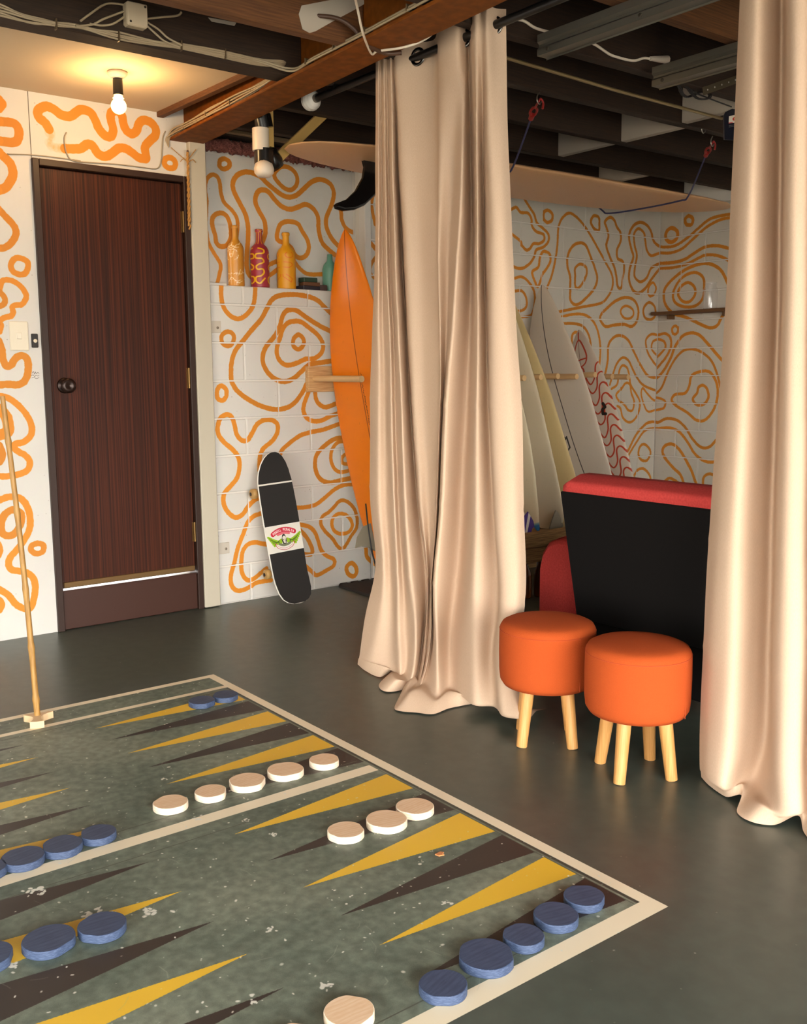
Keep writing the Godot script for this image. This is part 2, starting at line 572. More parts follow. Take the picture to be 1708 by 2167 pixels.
const BAY_BACK := [
	["f", 20, false, [40,170, 80,140, 110,130, 140,165, 190,170, 215,210, 220,260, 250,300, 300,320, 305,360, 270,385, 230,385, 205,420, 180,430, 150,400, 140,370, 100,335, 40,290]],
	["f", 20, false, [160,60, 200,125, 235,180, 255,240, 300,280, 335,320, 335,370, 300,410, 250,430, 235,480, 200,530, 150,560, 95,550, 40,500]],
	["f", 22, true, [330,150, 362,175, 360,220, 325,235, 302,205, 305,165]],
	["f", 20, true, [310,440, 345,460, 350,510, 325,560, 295,600, 280,650, 260,690, 240,650, 225,610, 225,580, 265,550, 275,490, 290,450]],
	["f", 18, false, [310,760, 330,690, 360,610, 385,500, 400,380, 405,280, 430,210, 480,170, 530,195, 590,260, 640,340, 690,430, 740,520, 785,610, 785,700, 740,780, 690,810, 560,835, 440,860, 340,880]],
	["f", 20, true, [560,380, 600,400, 630,470, 660,550, 680,630, 660,700, 610,760, 560,805, 520,815, 490,780, 490,700, 490,620, 470,540, 475,460, 510,400]],
	["f", 18, true, [560,530, 600,550, 605,600, 580,660, 545,700, 525,680, 525,610, 525,560]],
	["f", 20, true, [655,190, 690,200, 695,250, 690,295, 655,275, 635,230]],
	["f", 20, true, [770,200, 800,220, 820,270, 845,310, 845,370, 820,430, 825,490, 860,510, 870,560, 860,630, 850,695, 825,690, 815,620, 800,550, 770,480, 745,400, 760,330, 745,270, 735,230]],
	["f", 20, false, [1150,415, 1120,405, 1080,370, 1060,300, 1030,255, 985,235, 935,260, 905,330, 920,420, 935,480, 910,560, 905,640, 930,710, 970,735, 1020,700, 1060,640, 1115,570, 1140,560]],
	["f", 18, false, [1140,450, 1110,455, 1060,470, 1030,430, 1020,370, 1010,310, 970,280, 940,320, 945,400, 960,470, 945,560, 945,620, 985,655, 1030,625, 1060,560, 1110,530, 1140,525]],
	["f", 16, true, [1075,660, 1095,700, 1080,745, 1050,755, 1038,720, 1050,680]],
	["f", 20, true, [880,765, 940,785, 970,850, 960,930, 920,970, 870,955, 800,960, 740,970, 705,930, 705,890, 750,840, 810,790]],
	["f", 16, true, [890,825, 930,850, 935,890, 905,915, 865,905, 845,865, 860,835]],
	["f", 18, true, [1050,800, 1085,830, 1090,890, 1060,920, 1020,910, 1005,860, 1020,820]],
	["f", 18, false, [340,920, 420,905, 500,885, 580,885, 640,920, 680,990, 700,1090, 700,1180, 690,1260, 660,1330]],
	["f", 18, false, [380,960, 440,950, 520,950, 580,970, 620,1030, 635,1110, 630,1200]],
	["f", 18, false, [500,1120, 505,1030, 535,1010, 560,1030]],
	["f", 18, false, [40,640, 95,630, 150,620, 200,660, 235,720, 240,800, 220,880, 180,900, 60,905]],
	["f", 18, false, [50,730, 100,720, 150,720, 180,770, 180,830, 140,860, 60,860]],
	["f", 18, false, [720,1370, 740,1290, 755,1200, 760,1100, 800,1045, 850,1035, 900,1070, 940,1150, 980,1230, 1030,1310, 1080,1330, 1140,1325]],
	["f", 16, false, [770,1380, 790,1310, 820,1230, 860,1190, 900,1210, 930,1270, 960,1330, 1000,1380, 1060,1410, 1140,1435]],
	["f", 16, false, [780,1410, 820,1380, 830,1320, 840,1270, 860,1245, 890,1260, 905,1310, 915,1380, 950,1440, 980,1500, 975,1570, 940,1630, 900,1645, 860,1610, 845,1550, 820,1530]],
	["f", 16, true, [880,1370, 910,1380, 920,1440, 940,1500, 930,1560, 900,1560, 870,1520, 830,1490, 815,1450, 850,1410]],
	["f", 16, false, [1140,1035, 1105,1030, 1060,1025, 1025,1060, 1025,1110, 1050,1180, 1112,1258, 1140,1220]],
	["f", 15, false, [1130,1060, 1105,1060, 1070,1080, 1065,1130, 1105,1175, 1130,1160]],
	["f", 14, true, [1000,1405, 1030,1440, 1080,1490, 1130,1480, 1160,1500, 1150,1545, 1100,1555, 1040,1570, 1010,1520, 990,1450]],
	["f", 18, false, [850,1930, 900,1840, 950,1740, 1000,1680, 1050,1645, 1140,1645]],
	["f", 16, false, [860,1960, 905,1870, 960,1780, 1010,1710, 1060,1690, 1140,1690]],
	["f", 18, true, [1010,1800, 1045,1830, 1055,1870, 1030,1915, 990,1910, 970,1870, 980,1820]],
	["f", 18, false, [920,2080, 940,2020, 970,1980, 1010,1975, 1050,2020, 1060,2080]],
]
const BAY_SIDE := [
	["f", 18, false, [1095,400, 1115,405, 1160,410, 1230,400, 1310,350, 1390,280, 1480,210, 1600,180, 1700,170]],
	["f", 18, false, [1090,450, 1115,450, 1200,450, 1280,420, 1360,350, 1450,270, 1540,220, 1600,205, 1700,195]],
	["f", 20, false, [1090,535, 1115,525, 1200,520, 1290,500, 1370,450, 1440,410, 1520,400, 1595,415, 1700,450]],
	["f", 18, false, [1090,570, 1115,560, 1210,555, 1310,530, 1390,490, 1450,465, 1530,470, 1600,500, 1700,560]],
	["f", 24, true, [1205,275, 1245,300, 1240,350, 1200,375, 1165,350, 1170,300]],
	["f", 22, true, [1325,190, 1355,210, 1345,250, 1310,250, 1300,215]],
	["f", 20, false, [1620,720, 1590,640, 1550,570, 1480,530, 1400,530, 1300,570, 1220,630, 1160,700, 1150,770, 1170,830, 1220,880, 1290,900, 1360,930, 1420,960, 1480,980, 1530,960, 1560,900, 1610,850]],
	["f", 18, true, [1380,590, 1430,630, 1435,710, 1420,780, 1370,825, 1290,830, 1230,800, 1215,740, 1250,660, 1310,605]],
	["f", 18, true, [1320,660, 1365,690, 1370,745, 1330,795, 1280,790, 1250,740, 1270,690]],
	["f", 16, true, [1230,965, 1250,985, 1240,1020, 1215,1020, 1208,985]],
	["f", 20, false, [1090,1335, 1110,1325, 1150,1280, 1200,1190, 1230,1110, 1280,1040, 1340,1015, 1400,1030, 1450,1080, 1510,1150, 1570,1220, 1640,1300]],
	["f", 16, false, [1095,1440, 1110,1430, 1140,1390, 1180,1290, 1230,1200, 1290,1140, 1360,1130, 1430,1160, 1490,1220, 1530,1320, 1560,1440, 1600,1560]],
	["f", 18, true, [1400,1290, 1470,1290, 1520,1360, 1530,1460, 1500,1560, 1440,1630, 1380,1630, 1320,1580, 1240,1530, 1205,1490, 1230,1450, 1300,1440, 1330,1390, 1345,1320]],
	["f", 18, true, [1425,1385, 1455,1410, 1465,1470, 1430,1520, 1380,1520, 1355,1480, 1385,1440, 1395,1400]],
	["f", 16, false, [1095,1030, 1110,1030, 1160,1020, 1195,1050, 1200,1110, 1170,1180, 1110,1255, 1095,1265]],
	["f", 15, false, [1095,1060, 1110,1060, 1150,1075, 1160,1120, 1110,1180, 1095,1185]],
	["f", 18, false, [1095,1645, 1115,1645, 1170,1620, 1240,1630, 1300,1680, 1350,1760, 1410,1820, 1470,1820, 1530,1760, 1600,1680]],
	["f", 18, false, [1095,1690, 1115,1690, 1190,1685, 1260,1715, 1320,1790, 1370,1870, 1440,1920, 1510,1925, 1600,1890]],
	["f", 20, false, [1300,2110, 1270,2020, 1220,1970, 1160,1900, 1140,1850, 1160,1810, 1210,1800, 1260,1840, 1310,1920, 1350,2000, 1390,2120]],
	["f", 18, false, [1430,2120, 1430,2040, 1470,2010, 1520,2030, 1560,2080]],
	["f", 18, false, [1140,2080, 1190,2040, 1250,2070]],
	["f", 14, false, [1090,1470, 1130,1480, 1160,1500, 1150,1545, 1090,1560]],
]

func wall_image(w: int, h: int, lo: Vector2, hi: Vector2, plane: String, at: float, strokes: Array, pits: int, paint := Color(0.845, 0.826, 0.795)) -> Image:
	# white paint with faint unevenness and pits, then the brush strokes of the mural where they lie on that plane
	var im := noise(int(at * 10) + w, 0.03, 4).get_image(96, 96)
	im.convert(Image.FORMAT_RGBA8)
	for y in 96:
		for x in 96:
			var g := 0.97 + 0.05 * (im.get_pixel(x, y).r - 0.5)
			im.set_pixel(x, y, Color(paint.r * g, paint.g * g, paint.b * g))
	im.resize(w, h, Image.INTERPOLATE_CUBIC)
	for i in pits:
		var p := Vector2(rng.randf() * w, rng.randf() * h)
		var s := stamp(snappedf(rng.randf_range(0.5, 1.4), 0.5), Color(0.42, 0.36, 0.3, rng.randf_range(0.15, 0.6)))
		im.blend_rect(s, Rect2i(0, 0, s.get_width(), s.get_height()), Vector2i(p))
		stamps.clear()
	var all := strokes.duplicate()
	for s in strokes:        # loops that leave the picture close again on the wall beyond
		if s[0] in ["b", "c"] and not s[2]:
			var far := []
			for i in s[3].size() / 2:
				far.append_array([-36 - s[3][i * 2], s[3][i * 2 + 1]])
			all.append([s[0], s[1], false, far])
	for s in all:
		var thin: float = s[4] if s.size() > 4 else 1.0       # brush running dry
		var vw: Array = VIEW[s[0]]
		var pts: Array = s[3]
		var v := []
		for i in pts.size() / 2:
			v.append(Vector2(vw[0] + pts[i * 2] / vw[2], vw[1] + pts[i * 2 + 1] / vw[2]))
		var line := []
		var wide := 0.02
		for q in smooth_line(v, s[2], 7):
			var p := on_x(q.x, q.y, at) if plane == "x" else on_z(q.x, q.y, at)
			wide = metres(p, s[1] / vw[2])
			var a := (p.z if plane == "x" else p.x)
			line.append(Vector2((a - lo.x) / (hi.x - lo.x) * w, (hi.y - p.y) / (hi.y - lo.y) * h))
		var t := rng.randf_range(0.96, 1.04)
		var steep := 1.0
		if plane == "x":
			steep = 1.1
		draw_line(im, line, wide * steep * 0.5 * h / (hi.y - lo.y), Color(0.825 * t, 0.512 * t, 0.125 * t, thin), 0.5 if thin == 1.0 else 6.0)
	return im

func floor_image(w: int, h: int, lo: Vector2, hi: Vector2) -> Image:
	# the painted game: worn green floor paint, points, bar and border lines, splashes and scratches. Rows run along z.
	var big := noise(11, 0.006, 4).get_image(w / 4, h / 4)
	var fine := noise(12, 0.06, 3).get_image(w / 2, h / 2)
	big.resize(w, h, Image.INTERPOLATE_CUBIC)
	fine.resize(w, h, Image.INTERPOLATE_BILINEAR)
	var grain := noise(13, 0.35, 2).get_image(w, h)
	big.convert(Image.FORMAT_L8)
	fine.convert(Image.FORMAT_L8)
	grain.convert(Image.FORMAT_L8)
	var bd := big.get_data()
	var fd := fine.get_data()
	var gd := grain.get_data()
	var data := PackedByteArray()
	data.resize(w * h * 4)
	var border := 1.735
	for y in h:
		var z := lo.y + (hi.y - lo.y) * (y + 0.5) / h
		for x in w:
			var px := lo.x + (hi.x - lo.x) * (x + 0.5) / w
			var i := y * w + x
			var inside := px < border and z > -3.5 and z < -1.30
			var worn := (bd[i] - 128) / 128.0
			var f := (fd[i] - 128) / 128.0
			var k := 1.0 + (0.18 * worn + 0.18 * f + 0.08 * (gd[i] - 128) / 128.0 if inside else 0.05 * worn + 0.05 * f)
			var j := i * 4
			if inside:
				data[j] = int(clampf(104 * k + 6 * worn, 0, 255))
				data[j + 1] = int(clampf(113 * k, 0, 255))
				data[j + 2] = int(clampf(99 * k, 0, 255))
			else:
				data[j] = int(clampf(76 * k, 0, 255))
				data[j + 1] = int(clampf(79 * k, 0, 255))
				data[j + 2] = int(clampf(69 * k, 0, 255))
			data[j + 3] = 255
	var im := Image.create_from_data(w, h, false, Image.FORMAT_RGBA8, data)
	var sx := w / (hi.x - lo.x)
	var sz := h / (hi.y - lo.y)
	var yellow := c8(230, 182, 52)
	var black := c8(50, 43, 40)
	var cream := c8(234, 218, 188)
	# the points: base z range, middle, colour; tips are 0.545 long
	var rows := [[-3.275, -3.160, 1], [-3.142, -3.020, 0], [-2.998, -2.868, 1], [-2.848, -2.720, 0], [-2.697, -2.566, 1], [-2.550, -2.404, 0],
		[-2.284, -2.153, 1], [-2.106, -1.970, 0], [-1.945, -1.804, 1], [-1.778, -1.658, 0], [-1.626, -1.518, 1], [-1.492, -1.366, 0]]
	for n in rows.size():
		var r: Array = rows[n]
		for side in 2:
			var yellow_one: bool = (r[2] == 1) != (side == 1)
			var base := 1.692 if side == 0 else 0.36
			var tip := 1.140 if side == 0 else 0.908
			if side == 1 and n == 0:
				yellow_one = false
			for y in range(int((r[0] - lo.y) * sz), int((r[1] - lo.y) * sz) + 1):
				var z := lo.y + (y + 0.5) / sz
				var t: float = 1.0 - absf(z - (r[0] + r[1]) / 2) / ((r[1] - r[0]) / 2)
				if t > 0.0:
					var e := lerpf(base, tip, pow(t, 0.97))
					var a := int((minf(base, e) - lo.x) * sx)
					var b := int((maxf(base, e) - lo.x) * sx)
					im.fill_rect(Rect2i(a, y, maxi(1, b - a), 1), yellow if yellow_one else black)
	# worn grey outline strokes left beside the tape, then the cream lines
	for q in [[1.699, -3.33, 1.708, -1.34, c8(62, 64, 57)], [1.690, -2.32, 1.693, -1.34, c8(74, 76, 66)], [0.3, -2.425, 1.68, -2.420, c8(78, 80, 70)], [0.3, -2.262, 1.2, -2.258, c8(74, 76, 66)], [0.3, -3.305, 1.68, -3.300, c8(72, 74, 64)],
			[0.3, -1.372, 1.4, -1.368, c8(74, 76, 66)], [1.708, -3.52, 1.743, -1.288, cream], [0.3, -3.520, 1.743, -3.488, cream], [0.3, -3.362, 1.712, -3.334, cream], [0.3, -2.372, 1.690, -2.322, cream], [0.3, -1.341, 1.743, -1.288, cream]]:
		im.fill_rect(Rect2i(int((q[0] - lo.x) * sx), int((q[1] - lo.y) * sz), int((q[2] - q[0]) * sx), maxi(1, int((q[3] - q[1]) * sz))), q[4])
	# splashes of white paint, specks, scuffs
	var white := c8(222, 218, 204)
	for i in 900:
		var p := Vector2(rng.randf() * w, rng.randf() * h)
		var z := lo.y + p.y / sz
		var x := lo.x + p.x / sx
		if x > 1.78 and rng.randf() < 0.85 or z < -3.55 and rng.randf() < 0.85:
			continue
		var rr := snappedf(absf(rng.randfn(0.0, 1.0)) + 0.5, 0.5)
		var cc := Color(white, rng.randf_range(0.25, 0.9))
		var d := Vector2.from_angle(rng.randf() * TAU) * rng.randf_range(0.0, 5.0)
		draw_line(im, [p, p + d + Vector2(0.1, 0)], rr, cc)
	for q in [[180, 1935, 0.010], [205, 1928, 0.010], [320, 1932, 0.012], [310, 1925, 0.008], [230, 1935, 0.007], [30, 2040, 0.008], [365, 1930, 0.005], [690, 2085, 0.010], [535, 2115, 0.010], [415, 1735, 0.007], [520, 1736, 0.008], [575, 1765, 0.007], [800, 1760, 0.006],
			[945, 1910, 0.009], [570, 1968, 0.007], [345, 1648, 0.006], [90, 1885, 0.014], [60, 1890, 0.012]]:
		var o := on_y(q[0], q[1], 0.0)
		for k in 9:
			var p: Vector2 = Vector2((o.x - lo.x) * sx, (o.z - lo.y) * sz) + Vector2(rng.randfn(), rng.randfn()) * q[2] * sz * 0.8
			draw_line(im, [p, p + Vector2(rng.randf_range(-6, 6), rng.randf_range(-6, 6))], snappedf(rng.randf_range(0.5, q[2] * sz * 0.5), 0.5), Color(white, rng.randf_range(0.5, 0.95)))
	for i in 150:
		var p := Vector2(rng.randf() * w * 0.62, rng.randf() * h)
		var d := Vector2.from_angle(rng.randf_range(0, TAU)) * rng.randf_range(6.0, 60.0)
		draw_line(im, [p, p + d * 0.5 + Vector2(rng.randf(), rng.randf()) * 5, p + d], 0.5, Color(0.72, 0.74, 0.66, rng.randf_range(0.12, 0.4)))
	return im

# ---------------------------------------------------------------- the room
func block(parent: Node3D, plane: String, face_at: float, a0: float, a1: float, y0: float, y1: float, depth: float, m: Material, lo: Vector2, hi: Vector2) -> void:
	# one concrete block; its face shows the piece of the painted wall that lies there
	var b := Build.new()
	var e := 0.004
	var f := face_at
	var P := func(a: float, y: float, out: float) -> Vector3:
		return Vector3(a, y, f + out) if plane == "z" else Vector3(f - out, y, a)
	var U := func(a: float, y: float) -> Vector2:
		return Vector2((a - lo.x) / (hi.x - lo.x), (hi.y - y) / (hi.y - lo.y))
	var o := rng.randf_range(-0.0012, 0.0012)
	var q := [[a0 + e, y0 + e], [a1 - e, y0 + e], [a1 - e, y1 - e], [a0 + e, y1 - e]]
	var g := [[a0, y0], [a1, y0], [a1, y1], [a0, y1]]
	b.quad(P.call(q[3][0], q[3][1], o), P.call(q[2][0], q[2][1], o), P.call(q[1][0], q[1][1], o), P.call(q[0][0], q[0][1], o), U.call(q[3][0], q[3][1]), U.call(q[2][0], q[2][1]), U.call(q[1][0], q[1][1]), U.call(q[0][0], q[0][1]))
	for i in 4:
		var j := (i + 1) % 4
		b.quad(P.call(q[i][0], q[i][1], o), P.call(q[j][0], q[j][1], o), P.call(g[j][0], g[j][1], -e), P.call(g[i][0], g[i][1], -e), U.call(q[i][0], q[i][1]), U.call(q[j][0], q[j][1]), U.call(g[j][0], g[j][1]), U.call(g[i][0], g[i][1]))
		b.quad(P.call(g[i][0], g[i][1], -e), P.call(g[j][0], g[j][1], -e), P.call(g[j][0], g[j][1], -depth), P.call(g[i][0], g[i][1], -depth), U.call(g[i][0], g[i][1]), U.call(g[j][0], g[j][1]), U.call(g[j][0], g[j][1]), U.call(g[i][0], g[i][1]))
	put(parent, "block", b, m)

func courses(parent: Node3D, plane: String, face_at: float, from: float, to: float, first: int, last: int, start: float, m: Material, lo: Vector2, hi: Vector2, top := 99.0) -> void:
	# running bond: 0.1925 high courses, 0.395 long blocks, 7 mm joints
	var j := 0.0035
	for k in range(first, last):
		var y0 := 0.0 if k == 0 else 0.2 + 0.1925 * (k - 1)
		var y1 := minf(0.2 + 0.1925 * k, top)
		var a := start + (0.1975 if k % 2 else 0.0)
		while a > from:
			a -= 0.395
		while a < to:
			var a0 := maxf(a, from)
			var a1 := minf(a + 0.395, to)
			if a1 - a0 > 0.03:
				block(parent, plane, face_at, a0 + (j if a0 > from else 0.0), a1 - (j if a1 < to else 0.0), y0 + j, y1 - j, 0.03, m, lo, hi)
			a += 0.395

func wall_piece(b: Build, x0: float, x1: float, y0: float, y1: float, z0: float, z1: float) -> void:
	b.box(Vector3((x0 + x1) / 2, (y0 + y1) / 2, (z0 + z1) / 2), Vector3(x1 - x0, y1 - y0, absf(z1 - z0)))

func build_floor() -> void:
	var f := structure("floor")
	var lo := Vector2(0.38, -3.521)
	var hi := Vector2(1.744, -1.287)
	var m := textured("game floor", floor_image(1250, 2048, lo, hi), 0.48)
	bump(m, 21, 0.02, 2.0)
	m.normal_scale = 0.12
	var plain := mat("green floor paint", c8(86, 90, 80), 0.36)
	var pt := two_tone(768, 768, 5, 0.012, 0.012, c8(70, 77, 69), c8(78, 85, 76), 1.0, 4)
	var pim := pt.get_image()
	pim.convert(Image.FORMAT_RGBA8)
	for i in 70:       # stray specks of paint
		var p := Vector2(rng.randf() * 768, rng.randf() * 768)
		draw_line(pim, [p, p + Vector2(rng.randf_range(0.1, 1.5), 0.1)], 0.5 if i % 5 else 1.0, Color(0.75, 0.73, 0.68, rng.randf_range(0.25, 0.8)))
	tri(plain, ImageTexture.create_from_image(pim), Vector3(0.75, 0.75, 0.75), true)
	var b := Build.new()
	b.quad(Vector3(lo.x, 0, lo.y), Vector3(hi.x, 0, lo.y), Vector3(hi.x, 0, hi.y), Vector3(lo.x, 0, hi.y), Vector2(0, 0), Vector2(1, 0), Vector2(1, 1), Vector2(0, 1))
	put(f, "game_board_paint", b, m, "backgammon board painted on the worn green floor")
	var c := Build.new()
	for q in [[-3.8, -4.9, 6.1, lo.y], [-3.8, hi.y, 6.1, 2.8], [-3.8, lo.y, lo.x, hi.y], [hi.x, lo.y, 6.1, hi.y]]:
		c.quad(Vector3(q[0], 0, q[1]), Vector3(q[2], 0, q[1]), Vector3(q[2], 0, q[3]), Vector3(q[0], 0, q[3]))
	c.box(Vector3(1.15, -0.11, -1.05), Vector3(9.9, 0.2, 7.7))
	put(f, "slab", c, plain)
	var g := structure("floor_outside")
	var d := Build.new()
	d.box(Vector3(1.5, -0.16, 10.0), Vector3(40, 0.2, 14.3))
	d.box(Vector3(1.5, -0.2, -12.0), Vector3(40, 0.2, 14.2))
	d.box(Vector3(-11.2, -0.16, -1.05), Vector3(14.6, 0.2, 7.7))
	put(g, "concrete", d, mat("driveway concrete", c8(198, 190, 176), 0.9))

func build_walls() -> void:
	var white := mat("white wall paint", c8(222, 218, 211), 0.75)
	var mortar := mat("painted mortar", c8(220, 214, 204), 0.85)
	# ---- back wall
	var w := structure("wall_back")
	var lo := Vector2(0.9, 0.0)
	var hi := Vector2(3.5, 2.5)
	var m1 := textured("mural on door wall", wall_image(1664, 1600, lo, hi, "z", BACK, DOOR_WALL, 500), 0.62)
	var m3 := textured("mural on upper panel", wall_image(704, 512, Vector2(2.30, 1.62), Vector2(3.35, 2.38), "z", PANEL, PANEL_STROKES, 30), 0.6)
	var lo2 := Vector2(3.5, 0.0)
	var hi2 := Vector2(5.9, 2.5)
	var m2 := textured("mural on bay wall", wall_image(1216, 1216, lo2, hi2, "z", BACK, BAY_BACK, 260, Color(0.845, 0.815, 0.765)), 0.7)  # bay's warm bounced light is tinted into this white paint colour
	var U := func(x: float, y: float) -> Vector2: return Vector2((x - lo.x) / (hi.x - lo.x), (hi.y - y) / (hi.y - lo.y))
	# plasterboard sheets beside and over the door, a dark open joint between them
	var sheets := [[0.9, 1.478, 0.0, 2.62], [1.482, 2.226, 2.148, 2.62]]
	for s in sheets:
		var b := Build.new()
		b.quad(Vector3(s[0], s[3], BACK), Vector3(s[1], s[3], BACK), Vector3(s[1], s[2], BACK), Vector3(s[0], s[2], BACK), U.call(s[0], s[3]), U.call(s[1], s[3]), U.call(s[1], s[2]), U.call(s[0], s[2]))
		for e in [[s[0], s[2], s[0], s[3]], [s[1], s[2], s[1], s[3]], [s[0], s[2], s[1], s[2]], [s[0], s[3], s[1], s[3]]]:
			b.quad(Vector3(e[0], e[1], BACK), Vector3(e[2], e[3], BACK), Vector3(e[2], e[3], BACK - 0.012), Vector3(e[0], e[1], BACK - 0.012), U.call(s[0] + .01, 1.0), U.call(s[0] + .01, 1.0), U.call(s[0] + .01, 1.0), U.call(s[0] + .01, 1.0))
		put(w, "plasterboard_sheet", b, m1)
	var b2 := Build.new()
	wall_piece(b2, -3.8, 0.9, 0.0, 2.75, BACK, BACK - 0.05)
	put(w, "plasterboard_sheet", b2, white)
	var core := Build.new()          # the wall behind: left of the door, over it, and right of it
	wall_piece(core, -3.8, 1.50, 0.0, 2.75, BACK - 0.012, BACK - 0.22)
	wall_piece(core, 1.50, 2.21, 2.12, 2.75, BACK - 0.012, BACK - 0.22)
	wall_piece(core, 1.50, 2.21, 0.0, 0.185, BACK - 0.03, BACK - 0.22)
	wall_piece(core, 2.21, 3.30, 0.0, 1.640, BACK - 0.006, BACK - 0.3)
	wall_piece(core, 2.21, 3.32, 1.640, 2.75, PANEL - 0.012, BACK - 0.3)
	wall_piece(core, 3.30, 6.1, 0.0, 2.75, BACK - 0.006, BACK - 0.3)
	put(w, "mortar", core, mortar)
	var pb := Build.new()
	var pu := [Vector2(0.0, 0.0), Vector2(1, 0), Vector2(1, 1), Vector2(0, 1)]
	var x0 := 2.30
	var x1 := 3.275
	var y1 := 2.298
	pb.quad(Vector3(x0, y1, PANEL), Vector3(x1, y1, PANEL), Vector3(x1, 1.64, PANEL), Vector3(x0, 1.64, PANEL), Vector2(0, (2.38 - y1) / 0.76), Vector2((x1 - 2.30) / 1.05, (2.38 - y1) / 0.76), Vector2((x1 - 2.30) / 1.05, (2.38 - 1.64) / 0.76), Vector2(0, (2.38 - 1.64) / 0.76))
	pb.quad(Vector3(x1, y1, PANEL), Vector3(x1, y1, PANEL - 0.012), Vector3(x1, 1.64, PANEL - 0.012), Vector3(x1, 1.64, PANEL))
	pb.quad(Vector3(x0, y1, PANEL), Vector3(x0, y1, PANEL - 0.012), Vector3(x1, y1, PANEL - 0.012), Vector3(x1, y1, PANEL))
	put(w, "upper_panel", pb, m3, "smooth white board above the ledge with orange loops")
	courses(w, "z", BACK, 2.325, 3.30, 0, 9, 2.115, m1, lo, hi, 1.645)
	courses(w, "z", BACK, 3.32, 3.5, 0, 12, 3.32, m1, lo, hi, 2.36)
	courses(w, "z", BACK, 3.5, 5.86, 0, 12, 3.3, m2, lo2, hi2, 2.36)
	var ledge := Build.new()
	wall_piece(ledge, 2.325, 3.30, 1.632, 1.642, BACK - 0.003, PANEL)
	put(w, "ledge", ledge, mortar)
	var bat := Build.new()
	bat.box(Vector3(2.385, 1.650, -4.665), Vector3(0.13, 0.016, 0.045), Basis.IDENTITY, 0.003)
	put(w, "batten", bat, white)
	var stud := Build.new()
	stud.box(Vector3(3.300, 2.0, BACK - 0.02), Vector3(0.042, 0.74, 0.06), Basis.IDENTITY, 0.003)
	put(w, "stud", stud, white)
	# ---- right wall
	var sw := structure("wall_right")
	var lo3 := Vector2(-4.7, 0.0)
	var hi3 := Vector2(-3.5, 2.5)
	var m4 := textured("mural on side wall", wall_image(640, 1216, lo3, hi3, "x", SIDE, BAY_SIDE, 160, Color(0.835, 0.80, 0.745)), 0.7)  # white paint tinted too, with the bay's warm light in its colour
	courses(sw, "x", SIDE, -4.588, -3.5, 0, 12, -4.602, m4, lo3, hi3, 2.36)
	courses(sw, "x", SIDE, -3.493, 2.6, 0, 12, -3.493, white, lo3, hi3, 2.36)
	var c2 := Build.new()
	c2.box(Vector3(SIDE + 0.125, 1.375, -0.95), Vector3(0.236, 2.75, 7.4))
	put(sw, "mortar", c2, mortar)
	# ---- left wall and the front wall with the open garage doorway behind the camera
	var lw := structure("wall_left")
	var c3 := Build.new()
	c3.box(Vector3(-3.7, 1.375, (-4.85 + GATE_Z0) / 2), Vector3(0.2, 2.75, GATE_Z0 + 4.85))
	c3.box(Vector3(-3.7, 1.375, (2.8 + GATE_Z1) / 2), Vector3(0.2, 2.75, 2.8 - GATE_Z1))
	c3.box(Vector3(-3.7, (GATE_TOP + 2.75) / 2, (GATE_Z0 + GATE_Z1) / 2), Vector3(0.2, 2.75 - GATE_TOP, GATE_Z1 - GATE_Z0))
	put(lw, "plaster", c3, white)
	var fw := structure("wall_front")
	var c4 := Build.new()
	wall_piece(c4, -3.8, OPEN_X0, 0.0, 2.75, 2.6, 2.8)
	wall_piece(c4, OPEN_X1, 6.1, 0.0, 2.75, 2.6, 2.8)
	wall_piece(c4, OPEN_X0, OPEN_X1, OPEN_TOP, 2.75, 2.6, 2.8)
	put(fw, "plaster", c4, white)
	# ---- white post between door and blocks
	var t := structure("trim_1")
	var p := Build.new()
	p.box(Vector3(2.270, 1.16, BACK + 0.005), Vector3(0.088, 2.31, 0.05), Basis.IDENTITY, 0.004)
	put(t, "post", p, mat("cream post paint", c8(190, 180, 160), 0.5))

